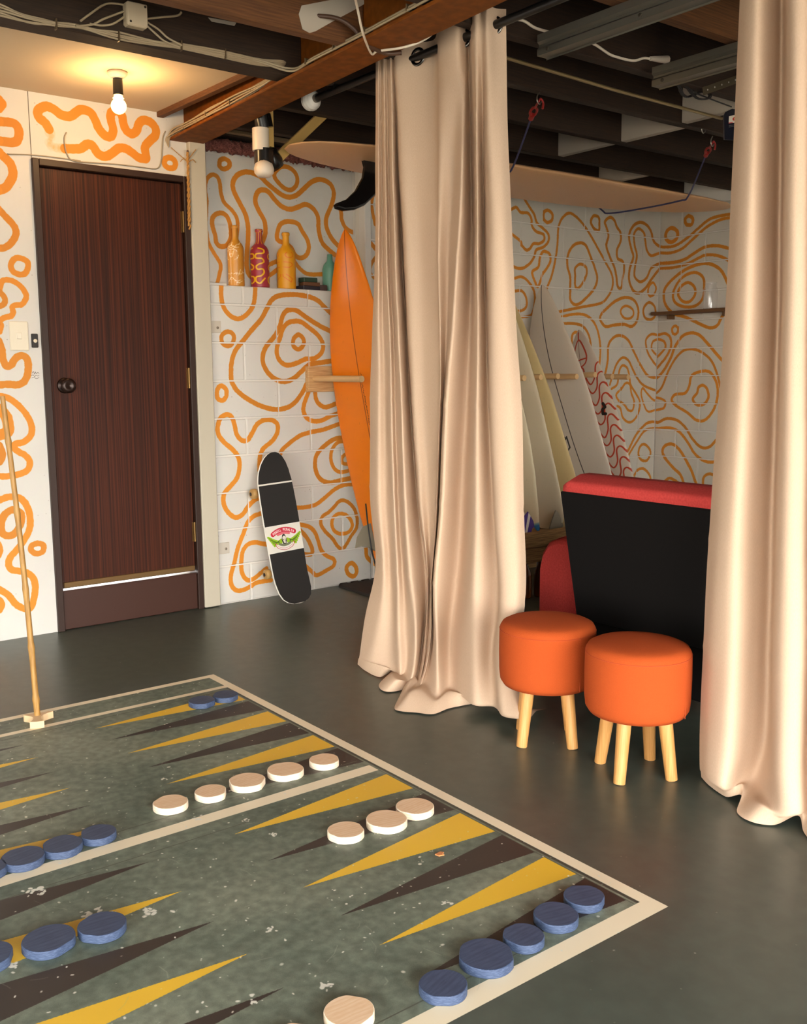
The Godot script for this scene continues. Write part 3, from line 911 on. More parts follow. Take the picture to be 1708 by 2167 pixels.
func build_door() -> void:
	var d := structure("door_1")
	var wood := mat("dark door veneer", c8(84, 44, 26), 0.5, 0.0, 0.35)
	tri(wood, two_tone(768, 256, 31, 0.085, 0.004, c8(40, 17, 8), c8(82, 37, 17), 1.0, 4, false), Vector3(1.3, 0.45, 1.3))
	wood.uv1_offset = Vector3(-1.95, 0, 0)
	var frame := mat("dark frame wood", c8(46, 24, 13), 0.5)
	var fb := [[1.476, 1.507, 0.0, 2.148], [2.196, 2.226, 0.0, 2.148]]
	for q in fb:
		var b := Build.new()
		b.box(Vector3((q[0] + q[1]) / 2, (q[2] + q[3]) / 2, BACK - 0.03), Vector3(q[1] - q[0], q[3] - q[2], 0.10), Basis.IDENTITY, 0.003)
		put(d, "jamb", b, frame)
	var h := Build.new()
	h.box(Vector3(1.851, 2.133, BACK - 0.03), Vector3(0.69, 0.030, 0.10), Basis.IDENTITY, 0.003)
	put(d, "head", h, frame)
	var stop := Build.new()
	stop.box(Vector3(1.513, 1.17, BACK - 0.062), Vector3(0.014, 1.9, 0.03))
	stop.box(Vector3(2.190, 1.17, BACK - 0.062), Vector3(0.014, 1.9, 0.03))
	stop.box(Vector3(1.851, 2.112, BACK - 0.062), Vector3(0.67, 0.014, 0.03))
	put(d, "stop", stop, frame)
	var l := Build.new()
	l.box(Vector3(1.8515, 1.1575, BACK - 0.022), Vector3(0.683, 1.915, 0.036), Basis.IDENTITY, 0.003)
	put(d, "leaf", l, wood, "dark brown flush door with vertical grain")
	var r := Build.new()
	r.box(Vector3(1.851, 0.095, BACK - 0.006), Vector3(0.69, 0.184, 0.02), Basis.IDENTITY, 0.003)
	put(d, "riser_board", r, mat("brown riser paint", c8(62, 34, 24), 0.42))
	var s := Build.new()
	s.box(Vector3(1.851, 0.1875, BACK - 0.03), Vector3(0.70, 0.008, 0.07), Basis.IDENTITY, 0.002)
	put(d, "sill", s, mat("brown riser paint", Color.WHITE))
	var k := Build.new()
	k.box(Vector3(1.8515, 0.217, BACK + 0.001), Vector3(0.67, 0.026, 0.012), Basis.IDENTITY, 0.002)
	put(d, "weather_strip", k, mat("brass strip", c8(112, 84, 48), 0.5, 0.4))
	var kb := Build.new()
	var kp := on_z(137, 816, BACK)
	var turn := Basis(Vector3.RIGHT, PI / 2)
	kb.lathe([Vector2(0, 0), Vector2(0.034, 0), Vector2(0.036, 0.004), Vector2(0.030, 0.010), Vector2(0.013, 0.014), Vector2(0.013, 0.034), Vector2(0.024, 0.040), Vector2(0.033, 0.050), Vector2(0.034, 0.060), Vector2(0.028, 0.068), Vector2(0.017, 0.070), Vector2(0.013, 0.066), Vector2(0, 0.066)], 24, kp + Vector3(0, 0, -0.004), turn)
	put(d, "knob", kb, mat("dark bronze", c8(46, 30, 24), 0.3, 0.5))
	for q in [[390, 470], [404, 800], [414, 1125]]:
		var hp := on_z(q[0], q[1], BACK)
		var hb := Build.new()
		hb.tube([Vector3(2.1945, hp.y - 0.05, BACK + 0.003), Vector3(2.1945, hp.y + 0.05, BACK + 0.003)], 0.006, 8)
		hb.box(Vector3(2.189, hp.y, BACK - 0.003), Vector3(0.012, 0.10, 0.003))
		put(d, "hinge", hb, mat("old brass", c8(120, 92, 52), 0.35, 0.8))

func beam_x(z: float) -> float:       # the beam runs a few degrees off the wall's square
	return 2.222 + (z - BACK) * -0.05

func build_ceiling() -> void:
	var c := structure("ceiling")
	var dark := mat("old joist timber", c8(62, 42, 26), 0.8)
	tri(dark, two_tone(256, 256, 41, 0.012, 0.09, c8(32, 19, 8), c8(54, 34, 16)), Vector3(0.8, 3.0, 3.0))
	var warm := mat("newer joist timber", c8(150, 104, 58), 0.75)
	tri(warm, two_tone(256, 256, 42, 0.012, 0.08, c8(84, 50, 24), c8(112, 70, 34)), Vector3(0.8, 3.0, 3.0))
	var pale := mat("pale pine", c8(176, 140, 88), 0.7)
	tri(pale, two_tone(256, 256, 43, 0.012, 0.08, c8(150, 112, 64), c8(184, 146, 92)), Vector3(0.9, 4.0, 4.0))
	var deck := Build.new()
	deck.box(Vector3(1.15, 2.66, -0.95), Vector3(9.9, 0.12, 7.9))
	put(c, "floor_deck", deck, mat("dark boards", c8(34, 22, 13), 0.9))
	var pl := Build.new()
	pl.box(Vector3(-0.80, 2.440, -4.03), Vector3(5.80, 0.02, 1.14))
	put(c, "plasterboard", pl, mat("ceiling paint", c8(204, 184, 154), 0.8))
	var edge := Build.new()
	edge.box(Vector3(2.112, 2.424, -4.03), Vector3(0.035, 0.034, 1.12), Basis(Vector3.UP, 0.03), 0.003)
	put(c, "edge_batten", edge, warm)
	# joists left of the beam, resting on its lower flange
	for z in [-3.470, -3.0, -2.52, -2.05, -1.58, -1.1, -0.6, -0.1, 0.4, 0.9, 1.4, 1.9]:
		var b := Build.new()
		var thick := 0.095 if z == -3.470 else 0.05
		var x1 := beam_x(z) - 0.008
		b.box(Vector3((x1 - 3.6) / 2, 2.462, z), Vector3(x1 + 3.6, 0.262, thick), Basis.IDENTITY, 0.003)
		put(c, "joist", b, warm if z == -3.0 else dark)
	# joists over the bay
	for z in [-4.42, -3.985, -3.55, -3.12, -2.69, -2.25, -1.8, -1.35, -0.9, -0.45, 0.0, 0.45, 0.9, 1.35, 1.8]:
		var b := Build.new()
		var x0 := beam_x(z) + 0.008
		b.box(Vector3((x0 + SIDE) / 2, 2.485, z), Vector3(SIDE - x0, 0.23, 0.05), Basis.IDENTITY, 0.003)
		put(c, "joist", b, warm if z == -2.25 else dark)
	# white blocking between the bay joists
	var grey := mat("old white paint", c8(178, 166, 150), 0.8)
	for q in [[4.17, -3.96, -3.575], [4.18, -3.525, -3.145], [4.11, -3.095, -2.715], [4.11, -2.665, -2.275], [5.0, -4.395, -4.01]]:
		var b := Build.new()
		b.box(Vector3(q[0], 2.485, (q[1] + q[2]) / 2), Vector3(0.045, 0.22, q[2] - q[1]), Basis.IDENTITY, 0.003)
		put(c, "blocking", b, grey)
	# ragged patches of white paint left on two joist faces
	for q in [[-2.9745, [632,30, 638,12, 700,0, 760,-8, 800,-14, 772,8, 748,22, 705,45, 668,66, 655,70, 640,62]], [-3.4222, [440,37, 458,40, 500,48, 496,55, 470,50, 448,46]]]:
		var o := PackedVector3Array()
		for i in q[1].size() / 2:
			o.append(on_z(q[1][i * 2], q[1][i * 2 + 1], q[0]))
		var b := Build.new()
		b.slab(o, Vector3(0, 0, 0.0012))
		put(c, "painted_patch", b, grey)
	# steel beam: two flanges and a web
	var steel := mat("red oxide steel", c8(118, 58, 26), 0.62, 0.0, 0.3)
	tri(steel, two_tone(256, 256, 44, 0.03, 0.03, c8(108, 56, 10), c8(130, 70, 16)), Vector3(1.2, 1.2, 1.2))
	var bm := Build.new()
	var z0 := BACK
	var z1 := 2.6
	var a := Vector3(beam_x(z0), 0, z0)
	var e := Vector3(beam_x(z1), 0, z1)
	var mid := (a + e) / 2
	var long := a.distance_to(e)
	var turn := Basis(Vector3.UP, atan2((e - a).x, (e - a).z))
	bm.box(mid + Vector3(0, 2.316, 0), Vector3(0.170, 0.013, long), turn, 0.003)
	bm.box(mid + Vector3(0, 2.45, 0), Vector3(0.009, 0.26, long), turn)
	bm.box(mid + Vector3(0, 2.588, 0), Vector3(0.170, 0.013, long), turn, 0.003)
	put(c, "beam", bm, steel, "red-brown steel beam with cables along its flange")
	# plate, dusty white rail and pink wool over the back wall
	var plate := Build.new()
	plate.box(Vector3(4.05, 2.41, BACK - 0.08), Vector3(3.5, 0.06, 0.12), Basis.IDENTITY, 0.004)
	put(c, "wall_plate", plate, dark)
	var pp := Build.new()
	pp.box(Vector3(2.75, 2.395, BACK - 0.02), Vector3(1.0, 0.022, 0.05), Basis(Vector3.BACK, -0.01), 0.004)
	put(c, "wall_plate", pp, mat("dusty plate", c8(120, 98, 72), 0.8))
	var pr := Build.new()
	pr.box(Vector3(2.42, 2.425, -4.53), Vector3(0.30, 0.05, 0.02), Basis(Vector3.BACK, -0.02), 0.003)
	put(c, "painted_patch", pr, grey)
	return

func build_insulation() -> void:
	var wool := mat("pink wool", c8(150, 84, 78), 1.0)
	tri(wool, two_tone(128, 128, 45, 0.08, 0.08, c8(84, 40, 36), c8(150, 96, 84)), Vector3(6, 6, 6))
	var n := noise(46, 14.0, 3)
	var rows := []
	var k := 90
	for i in k:
		var x := lerpf(2.315, 3.27, i / (k - 1.0))
		var row := PackedVector3Array()
		for j in 14:
			var a := TAU * j / 14
			var r := 1.0 + 0.75 * n.get_noise_2d(x * 1.6, j * 0.12 + i * 0.02)
			row.append(Vector3(x, 2.338 + sin(a) * 0.030 * r, PANEL + 0.025 + cos(a) * 0.035 * r))
		rows.append(row)
	var b := Build.new()
	b.grid(rows, true)
	b.fan(rows[0], Vector3.LEFT)
	b.fan(rows[-1], Vector3.RIGHT)
	single("insulation_wool", b, wool, "strip of pink insulation wool tucked above the painted wall panel", "insulation")

# ---------------------------------------------------------------- curtains
func cloth_mesh(rows: Array, su: int, sv: int) -> Build:
	# rows of control points -> smooth cloth
	var wide := []
	for r in rows:
		wide.append(curve3(r, su))
	var cols: int = wide[0].size()
	var fine := []
	for i in wide.size() - 1:
		for k in sv:
			var line := PackedVector3Array()
			for j in cols:
				var p0: Vector3 = wide[maxi(i - 1, 0)][j]
				var p1: Vector3 = wide[i][j]
				var p2: Vector3 = wide[i + 1][j]
				var p3: Vector3 = wide[mini(i + 2, wide.size() - 1)][j]
				line.append(p1.cubic_interpolate(p2, p0, p3, float(k) / sv))
			fine.append(line)
	fine.append(PackedVector3Array(wide[-1]))
	var n := noise(71, 3.0, 1)
	for i in fine.size():
		for j in cols:
			var p: Vector3 = fine[i][j]
			p.x += 0.004 * n.get_noise_3d(p.x, p.y * 0.7, p.z * 2.0)
			for h in [1.62, 1.09, 0.72, 0.41]:          # sharp crease marks left from the packet
				p.x -= 0.0022 * exp(-pow((p.y - h - 0.006 * sin(p.z * 5.0)) / 0.010, 2.0))
			p.y = maxf(p.y, 0.004)
			fine[i][j] = p
	var b := Build.new()
	b.grid(fine)
	return b

func eyelet(parent: Node3D, z: float, turn: float) -> void:
	var at := Vector3(ROD.x, ROD.y, z)
	var t := Basis(Vector3.UP, turn) * Basis(Vector3.RIGHT, PI / 2)
	var rows := []
	for i in 9:
		var a := TAU * i / 8.0
		var row := PackedVector3Array()
		for j in 28:
			var q := TAU * j / 28
			var r := 0.027 + 0.0065 * cos(a)
			row.append(at + t * Vector3(cos(q) * r, sin(a) * 0.004, sin(q) * r))
		rows.append(row)
	var b := Build.new()
	b.grid(rows, true)
	putw(parent, "eyelet", b, mat("gunmetal", c8(92, 88, 84), 0.22, 1.0))

func build_curtains() -> void:
	var cloth := mat("beige curtain cloth", c8(216, 186, 150), 0.85, 0.0, 0.3)
	tri(cloth, two_tone(256, 256, 61, 0.5, 0.05, c8(200, 172, 146), c8(208, 181, 156)), Vector3(4, 4, 4))
	cloth.backlight_enabled = true
	cloth.backlight = Color(0.10, 0.07, 0.04)
	var fold := [0.012, -0.016, 0.010, -0.020, 0.010, -0.028, 0.065, -0.012, 0.012, 0.0, -0.02, 0.02, -0.055, 0.065, -0.045, 0.03, -0.05, -0.035, 0.015]
	var weave := [-0.02, -0.032, -0.02, -0.036, -0.02, -0.038, -0.01, -0.032, 0.0, 0.036, -0.03, -0.036, 0.0, 0.03, -0.045, -0.03, -0.042, 0.0, 0.03]      # in front of and behind the rod
	var lines := [
		[2.405, 2.40, 0.35, [795, 801, 807, 813, 819, 826, 832, 840, 880, 918, 930, 965, 985, 992, 1003, 1018, 1030, 1050, 1070]],
		[2.28, 2.40, 0.6, [795, 801, 807, 813, 820, 828, 836, 841, 880, 921, 930, 965, 984, 993, 1004, 1019, 1030, 1052, 1071]],
		[1.74, 2.40, 1.0, [793, 801, 809, 817, 825, 835, 850, 855, 890, 922, 930, 955, 973, 998, 1010, 1024, 1035, 1060, 1081]],
		[1.35, 2.40, 1.0, [788, 800, 812, 823, 832, 843, 860, 865, 896, 925, 931, 946, 958, 994, 1009, 1029, 1038, 1068, 1092]],
		[1.08, 2.40, 1.0, [784, 800, 815, 828, 838, 850, 868, 874, 900, 925, 932, 938, 946, 988, 1008, 1033, 1040, 1075, 1103]],
		[0.71, 2.39, 1.1, [783, 800, 818, 832, 843, 858, 882, 887, 905, 920, 925, 930, 935, 978, 1005, 1044, 1050, 1085, 1109]],
		[0.42, 2.37, 1.1, [795, 810, 825, 840, 853, 870, 901, 904, 908, 911, 914, 917, 922, 968, 1000, 1052, 1058, 1090, 1112]],
		[0.20, 2.32, 1.0, [774, 800, 828, 842, 860, 880, 897, 900, 904, 908, 911, 915, 925, 955, 1000, 1040, 1052, 1075, 1095]],
		[0.05, 2.26, 0.7, [762, 785, 825, 845, 858, 872, 886, 889, 889, 889, 893, 902, 925, 955, 1000, 1045, 1060, 1085, 1110]],
	]
	var hem := [757,1408, 775,1422, 806,1435, 838,1426, 802,1450, 817,1466, 856,1460, 868,1442, 848,1472, 834,1500, 846,1508, 880,1511, 917,1514, 950,1502, 1000,1492, 1045,1492, 1080,1499, 1120,1503, 1157,1503]
	var t := thing("curtain", "beige eyelet curtain gathered in folds, its hem pooled beside the orange stools", "curtain", Vector3(2.35, 0, -2.9), "beige eyelet curtains")
	var rows := []
	for l in lines:
		var r := []
		for i in fold.size():
			r.append(at_height(l[3][i], l[0], l[1] + lerpf(fold[i], weave[i], clampf((l[0] - 1.9) / 0.38, 0.0, 1.0)) * (1.0 if l[0] > 2.2 else l[2])))
		rows.append(r)
	var last := []
	for i in fold.size():
		var p := on_y(hem[i * 2], hem[i * 2 + 1], 0.0)
		p.y = 0.005 + (0.02 if i in [3, 7, 15] else 0.0)
		last.append(p)
	var knee := []
	for i in fold.size():
		var p: Vector3 = (rows[-1][i] as Vector3).lerp(last[i], 0.55)
		p.y = 0.045 if i % 3 else 0.03
		knee.append(p)
	rows.append(knee)
	rows.append(last)
	putw(t, "cloth", cloth_mesh(rows, 7, 20), cloth)
	for q in [[884, 1.82], [979, 2.2], [1044, 2.15]]:
		var e := at_height(q[0], ROD.y, ROD.x)
		eyelet(t, e.z, q[1])
	# the nearer one
	var fold2 := [0.03, -0.035, -0.045, 0.05, 0.095, -0.03, -0.06, -0.03, 0.05, -0.045, 0.05, -0.045, 0.0]
	var far := [1755, 1790, 1825, 1860]
	var lines2 := [
		[2.405, 2.40, 0.4, [1572, 1588, 1612, 1640, 1657, 1669, 1686, 1712, 1730]],
		[2.2, 2.40, 0.7, [1567, 1583, 1608, 1638, 1656, 1667, 1684, 1712, 1730]],
		[1.80, 2.40, 0.9, [1552, 1570, 1600, 1633, 1654, 1664, 1682, 1710, 1730]],
		[1.30, 2.40, 1.0, [1531, 1550, 1585, 1625, 1648, 1656, 1675, 1705, 1726]],
		[0.80, 2.39, 1.0, [1504, 1526, 1565, 1608, 1637, 1645, 1666, 1700, 1722]],
		[0.45, 2.37, 1.0, [1489, 1510, 1555, 1600, 1630, 1637, 1660, 1698, 1720]],
		[0.18, 2.35, 1.0, [1481, 1500, 1545, 1590, 1624, 1634, 1656, 1692, 1714]],
		[0.06, 2.33, 0.9, [1480, 1496, 1532, 1570, 1605, 1634, 1660, 1694, 1716]],
	]
	var hem2 := [1484,1648, 1500,1667, 1535,1690, 1568,1702, 1560,1722, 1590,1742, 1640,1749, 1688,1746, 1700,1765, 1725,1792, 1775,1815, 1815,1835, 1860,1850]
	var t2 := thing("curtain", "beige eyelet curtain hanging in wide folds in front of the sofa end", "curtain", Vector3(2.35, 0, -1.4), "beige eyelet curtains")
	rows = []
	for l in lines2:
		var r := []
		for i in fold2.size():
			var px: float = l[3][i] if i < 9 else far[i - 9]
			r.append(at_height(px, l[0], l[1] + fold2[i] * l[2]))
		rows.append(r)
	last = []
	for i in fold2.size():
		var p := on_y(hem2[i * 2], hem2[i * 2 + 1], 0.0)
		p.y = 0.005 + (0.022 if i in [3, 7] else 0.0)
		last.append(p)
	knee = []
	for i in fold2.size():
		var p: Vector3 = (rows[-1][i] as Vector3).lerp(last[i], 0.6)
		p.y = 0.05 if i % 2 else 0.03
		knee.append(p)
	rows.append(knee)
	rows.append(last)
	putw(t2, "cloth", cloth_mesh(rows, 7, 20), cloth)
	for q in [[1640, 1.1], [1712, 1.9]]:
		eyelet(t2, at_height(q[0], ROD.y, ROD.x).z, q[1])
	# rod with a ribbed white ball at its end, on two brackets
	var rod := thing("curtain_rod", "black curtain rod under the joists with a ribbed white ball end", "curtain rod", Vector3(ROD.x, ROD.y, -1.6))
	var b := Build.new()
	b.tube([Vector3(ROD.x, ROD.y, -3.70), Vector3(ROD.x, ROD.y, 0.6)], 0.0145, 16)
	putw(rod, "pole", b, mat("black rod", c8(26, 24, 23), 0.35, 0.3))
	var ball := Build.new()
	var prof := []
	for i in 33:
		var a := PI * i / 32
		prof.append(Vector2(0.042 * sin(a) * (1.0 + 0.03 * cos(i * PI / 2)) + 0.0001, -0.042 * cos(a)))
	ball.lathe(prof, 32, Vector3(ROD.x, ROD.y, -3.738), Basis(Vector3.RIGHT, PI / 2))
	putw(rod, "finial", ball, mat("finial white", c8(214, 208, 198), 0.5))
	var collar := Build.new()
	collar.tube([Vector3(ROD.x, ROD.y, -3.705), Vector3(ROD.x, ROD.y, -3.685)], 0.018, 16)
	putw(rod, "collar", collar, mat("collar steel", c8(120, 112, 100), 0.35, 0.8))
	for z in [-3.55, -2.25, -0.45]:
		var br := Build.new()
		br.box(Vector3(ROD.x, 2.364, z), Vector3(0.03, 0.012, 0.02))
		br.box(Vector3(ROD.x, 2.372, z), Vector3(0.045, 0.006, 0.05))
		putw(rod, "bracket", br, mat("black rod", Color.BLACK))

# ---------------------------------------------------------------- stools
func build_stools() -> void:
	var orange := mat("orange stool fabric", c8(214, 92, 38), 0.9, 0.0, 0.3)
	tri(orange, two_tone(256, 256, 81, 0.25, 0.6, c8(168, 70, 27), c8(182, 80, 33)), Vector3(6, 6, 6))
	bump(orange, 82, 0.12, 3.0)
	orange.normal_scale = 0.25
	var pine := mat("varnished pine leg", c8(222, 168, 96), 0.4)
	tri(pine, two_tone(256, 128, 83, 0.1, 0.012, c8(190, 134, 72), c8(214, 160, 96)), Vector3(6, 1.5, 6))
	var t := thing("stool", "round orange fabric stool beside the pooled curtain hem", "stool", Vector3(2.278, 0, -2.190), "orange fabric stools")
	var r := 0.155
	var prof := [Vector2(0.0001, 0.186), Vector2(r - 0.035, 0.186), Vector2(r - 0.012, 0.192), Vector2(r - 0.002, 0.208), Vector2(r + 0.001, 0.235), Vector2(r + 0.002, 0.30), Vector2(r + 0.001, 0.365), Vector2(r - 0.001, 0.380), Vector2(r - 0.008, 0.392), Vector2(r - 0.022, 0.399), Vector2(r - 0.05, 0.4035), Vector2(0.06, 0.407), Vector2(0.0001, 0.408)]
	var b := Build.new()
	b.lathe(prof, 56)
	put(t, "cushion", b, orange)
	var s := Build.new()
	var seam := []
	for i in 49:
		var a := TAU * i / 48
		seam.append(Vector3(cos(a) * (r + 0.0005), 0.373, sin(a) * (r + 0.0005)))
	s.tube(seam, 0.0011, 5, false)
	s.tube([Vector3(r * -0.08, 0.20, r * 0.998), Vector3(r * -0.08, 0.373, r * 0.998)], 0.001, 5)
	put(t, "seam", s, mat("seam thread", c8(180, 70, 28), 0.9))
	var turn := [-0.02, 1.02]
	for k in 4:
		var a: float = turn[0] + k * PI / 2
		var d := Vector3(cos(a), 0, sin(a))
		var l := Build.new()
		l.tube([d * 0.088 + Vector3(0, 0.189, 0), d * 0.115 + Vector3(0, 0.0, 0)], 0.0215, 18, true, 0.0175)
		put(t, "leg", l, pine)
	var c: Node3D = t.duplicate()
	c.name = unique("stool")
	add_child(c)
	c.position = Vector3(2.293, 0, -1.833)
	c.rotation.y = 0.26
	c.set_meta("label", "round orange fabric stool standing against the black sofa back")

# ---------------------------------------------------------------- draughts on the painted board
func disc_mesh(r: float, h: float, sd: int) -> Build:
	# sawn from board: not quite round, one or two flat spots, softened edge
	var rg := RandomNumberGenerator.new()
	rg.seed = sd
	var flat1 := rg.randf() * TAU
	var flat2 := flat1 + rg.randf_range(1.5, 3.5)
	var rows := []
	for q in [[0.0, 0.0], [0.985, 0.0], [1.0, 0.0015], [1.0, h - 0.0025], [0.985, h - 0.0006], [0.96, h], [0.0, h]]:
		var row := PackedVector3Array()
		for j in 44:
			var a := TAU * j / 44
			var k := r * (1.0 + 0.012 * sin(a * 2 + sd) + 0.008 * sin(a * 5 + sd * 2))
			for f in [[flat1, 0.93], [flat2, 0.955]]:
				var d := cos(a - f[0])
				if d > 0.1:
					k = minf(k, r * f[1] / d)
			row.append(Vector3(cos(a) * k * q[0], q[1], sin(a) * k * q[0]))
		rows.append(row)
	var b := Build.new()
	b.grid(rows, true)
	return b

func build_draughts() -> void:
	var blue := mat("blue draught paint", c8(62, 80, 120), 0.6)
	tri(blue, two_tone(256, 256, 91, 0.006, 0.05, c8(52, 62, 87), c8(67, 79, 105)), Vector3(4, 4, 4))
	var blue_edge := mat("brushed blue edge", c8(66, 92, 140), 0.65)
	tri(blue_edge, two_tone(128, 128, 92, 0.03, 0.2, c8(48, 62, 92), c8(82, 97, 124), 1.6), Vector3(9, 9, 9))
	var pale := mat("raw plywood", c8(236, 206, 172), 0.6)
	tri(pale, two_tone(256, 256, 93, 0.008, 0.05, c8(222, 182, 143), c8(231, 199, 166)), Vector3(4, 4, 4))
	var pale_edge := mat("plywood edge", c8(232, 214, 188), 0.7)
	tri(pale_edge, two_tone(128, 128, 94, 0.02, 0.3, c8(214, 190, 160), c8(246, 232, 210)), Vector3(5, 12, 5))
	var names := ["first", "second", "third", "fourth", "fifth"]
	# [row phrase, blue?, [centre px, py, width px] counted from the right border or, on the left points, from the tip]
	var sets := [
		["blue disc on the far yellow point by the double border, %s from side border", true, [[477, 1471, 53], [427, 1483, 55]]],
		["pale wooden disc on the black point beside the bar, %s from the side border", false, [[686, 1608, 63], [604, 1629, 76], [523, 1652, 76], [446, 1675, 66], [361, 1698, 72]]],
		["blue wooden disc on the yellow point beside the bar, %s from its tip", true, [[208, 1762, 73], [132, 1787, 82], [49, 1812, 88], [-28, 1837, 80]]],
		["pale disc in the row of three on a black point, %s from side border", false, [[878, 1707, 80], [818, 1734, 86], [732, 1757, 77]]],
		["blue wooden disc on the yellow point with white paint splashes, %s from its tip", true, [[216, 1956, 98], [103, 1986, 107], [-28, 2022, 104]]],
		["blue wooden disc on the corner black point, %s from the side border", true, [[1236, 1896, 86], [1177, 1935, 95], [1108, 1979, 87], [1029, 2020, 118], [938, 2082, 101]]],
		["pale wooden disc on the black point along the near border, %s from its tip", false, [[739, 2140, 106], [622, 2199, 104]]],
	]
	var n := 0
	for s in sets:
		for i in s[2].size():
			var q: Array = s[2][i]
			var p := on_y(q[0], q[1] - 2, 0.0195)
			var r := metres(p, q[2]) / 2 * 1.01
			n += 1
			var t := thing("draughts_disc", s[0] % names[i], "game piece", Vector3(p.x, 0, p.z), "blue draughts discs" if s[1] else "pale draughts discs")
			var b := disc_mesh(r, 0.0195, n * 7 + 3)
			put(t, "rim", b, blue_edge if s[1] else pale_edge)
			var top := Build.new()
			var ring := PackedVector3Array()
			for j in 44:
				ring.append(b.v[5 * 44 + j] * Vector3(0.995, 1, 0.995) + Vector3(0, 0.0004, 0))
			top.fan(ring, Vector3.UP)
			put(t, "top", top, blue if s[1] else pale)
			t.rotation.y = rng.randf() * 0.6 - 0.3
	var ch := Build.new()
	var c := on_y(931, 1809, 0.0)
	var o := PackedVector3Array()
	for q in [[-0.011, -0.006], [0.008, -0.008], [0.013, 0.0], [0.004, 0.004], [0.006, 0.010], [-0.008, 0.006]]:
		o.append(c + Vector3(q[0], 0.0005, q[1]))
	ch.slab(o, Vector3(0, 0.003, 0))
	single("wood_chip", ch, mat("split pine", c8(206, 132, 78), 0.8), "small orange-brown chip of wood lying on the painted board", "wood chip")

# ---------------------------------------------------------------- the bamboo pusher
func build_stick() -> void:
	var foot := on_y(79, 1513, 0.024)
	var top := on_z(5, 838, foot.z - 0.02)
	var t := thing("pusher_stick", "bamboo stick standing in a star-shaped plywood foot", "stick", Vector3(foot.x, 0, foot.z))
	var bam := mat("dry bamboo", c8(198, 156, 88), 0.5)
	tri(bam, two_tone(128, 256, 101, 0.06, 0.01, c8(152, 110, 54), c8(188, 144, 80)), Vector3(8, 2, 8))
	var k := [0.0, 0.13, 0.30, 0.345, 0.52, 0.70, 0.985, 1.0]
	var stations := []
	var rows := []
	for i in 60:
		stations.append(i / 59.0)
	var sag := Vector3(0.006, 0, 0.004)
	for s in stations:
		var p: Vector3 = foot.lerp(top, s) + sag * sin(PI * s)
		var r := lerpf(0.0105, 0.0085, s)
		for q in [0.05, 0.215, 0.40, 0.64, 0.86]:
			r += 0.0028 * exp(-pow((s - q) / 0.010, 2.0))
		var row := PackedVector3Array()
		for j in 12:
			var a := TAU * j / 12
			row.append(p + Vector3(cos(a) * r, 0, sin(a) * r))
		rows.append(row)
	var b := Build.new()
	b.grid(rows, true, [], true)
	b.fan(rows[-1], Vector3.UP)
	putw(t, "pole", b, bam)
	# foot: traced outline on the floor, 26 mm plywood
	var o := PackedVector3Array()
	for q in [[300, 505], [420, 480], [560, 470], [690, 450], [830, 440], [960, 420], [1120, 385], [1280, 388], [1110, 440], [950, 505], [870, 575], [880, 640], [985, 700], [740, 735], [510, 745], [600, 690], [640, 630], [600, 575], [470, 545], [330, 525]]:
		var p := on_y(30 + q[0] / 15.53, 1480 + q[1] / 15.53, 0.024)
		o.append(Vector3(p.x, 0.0, p.z))
	var f := Build.new()
	f.slab(o, Vector3(0, 0.024, 0))
	putw(t, "foot", f, mat("plywood foot", c8(224, 190, 148), 0.65))

# ---------------------------------------------------------------- skateboard
const GLYPH := {"P": [7, 5, 7, 4, 4], "O": [7, 5, 5, 5, 7], "W": [5, 5, 5, 7, 5], "E": [7, 4, 6, 4, 7], "L": [4, 4, 4, 4, 7], "R": [7, 5, 6, 5, 5], "A": [2, 5, 7, 5, 5], "T": [7, 2, 2, 2, 2]}

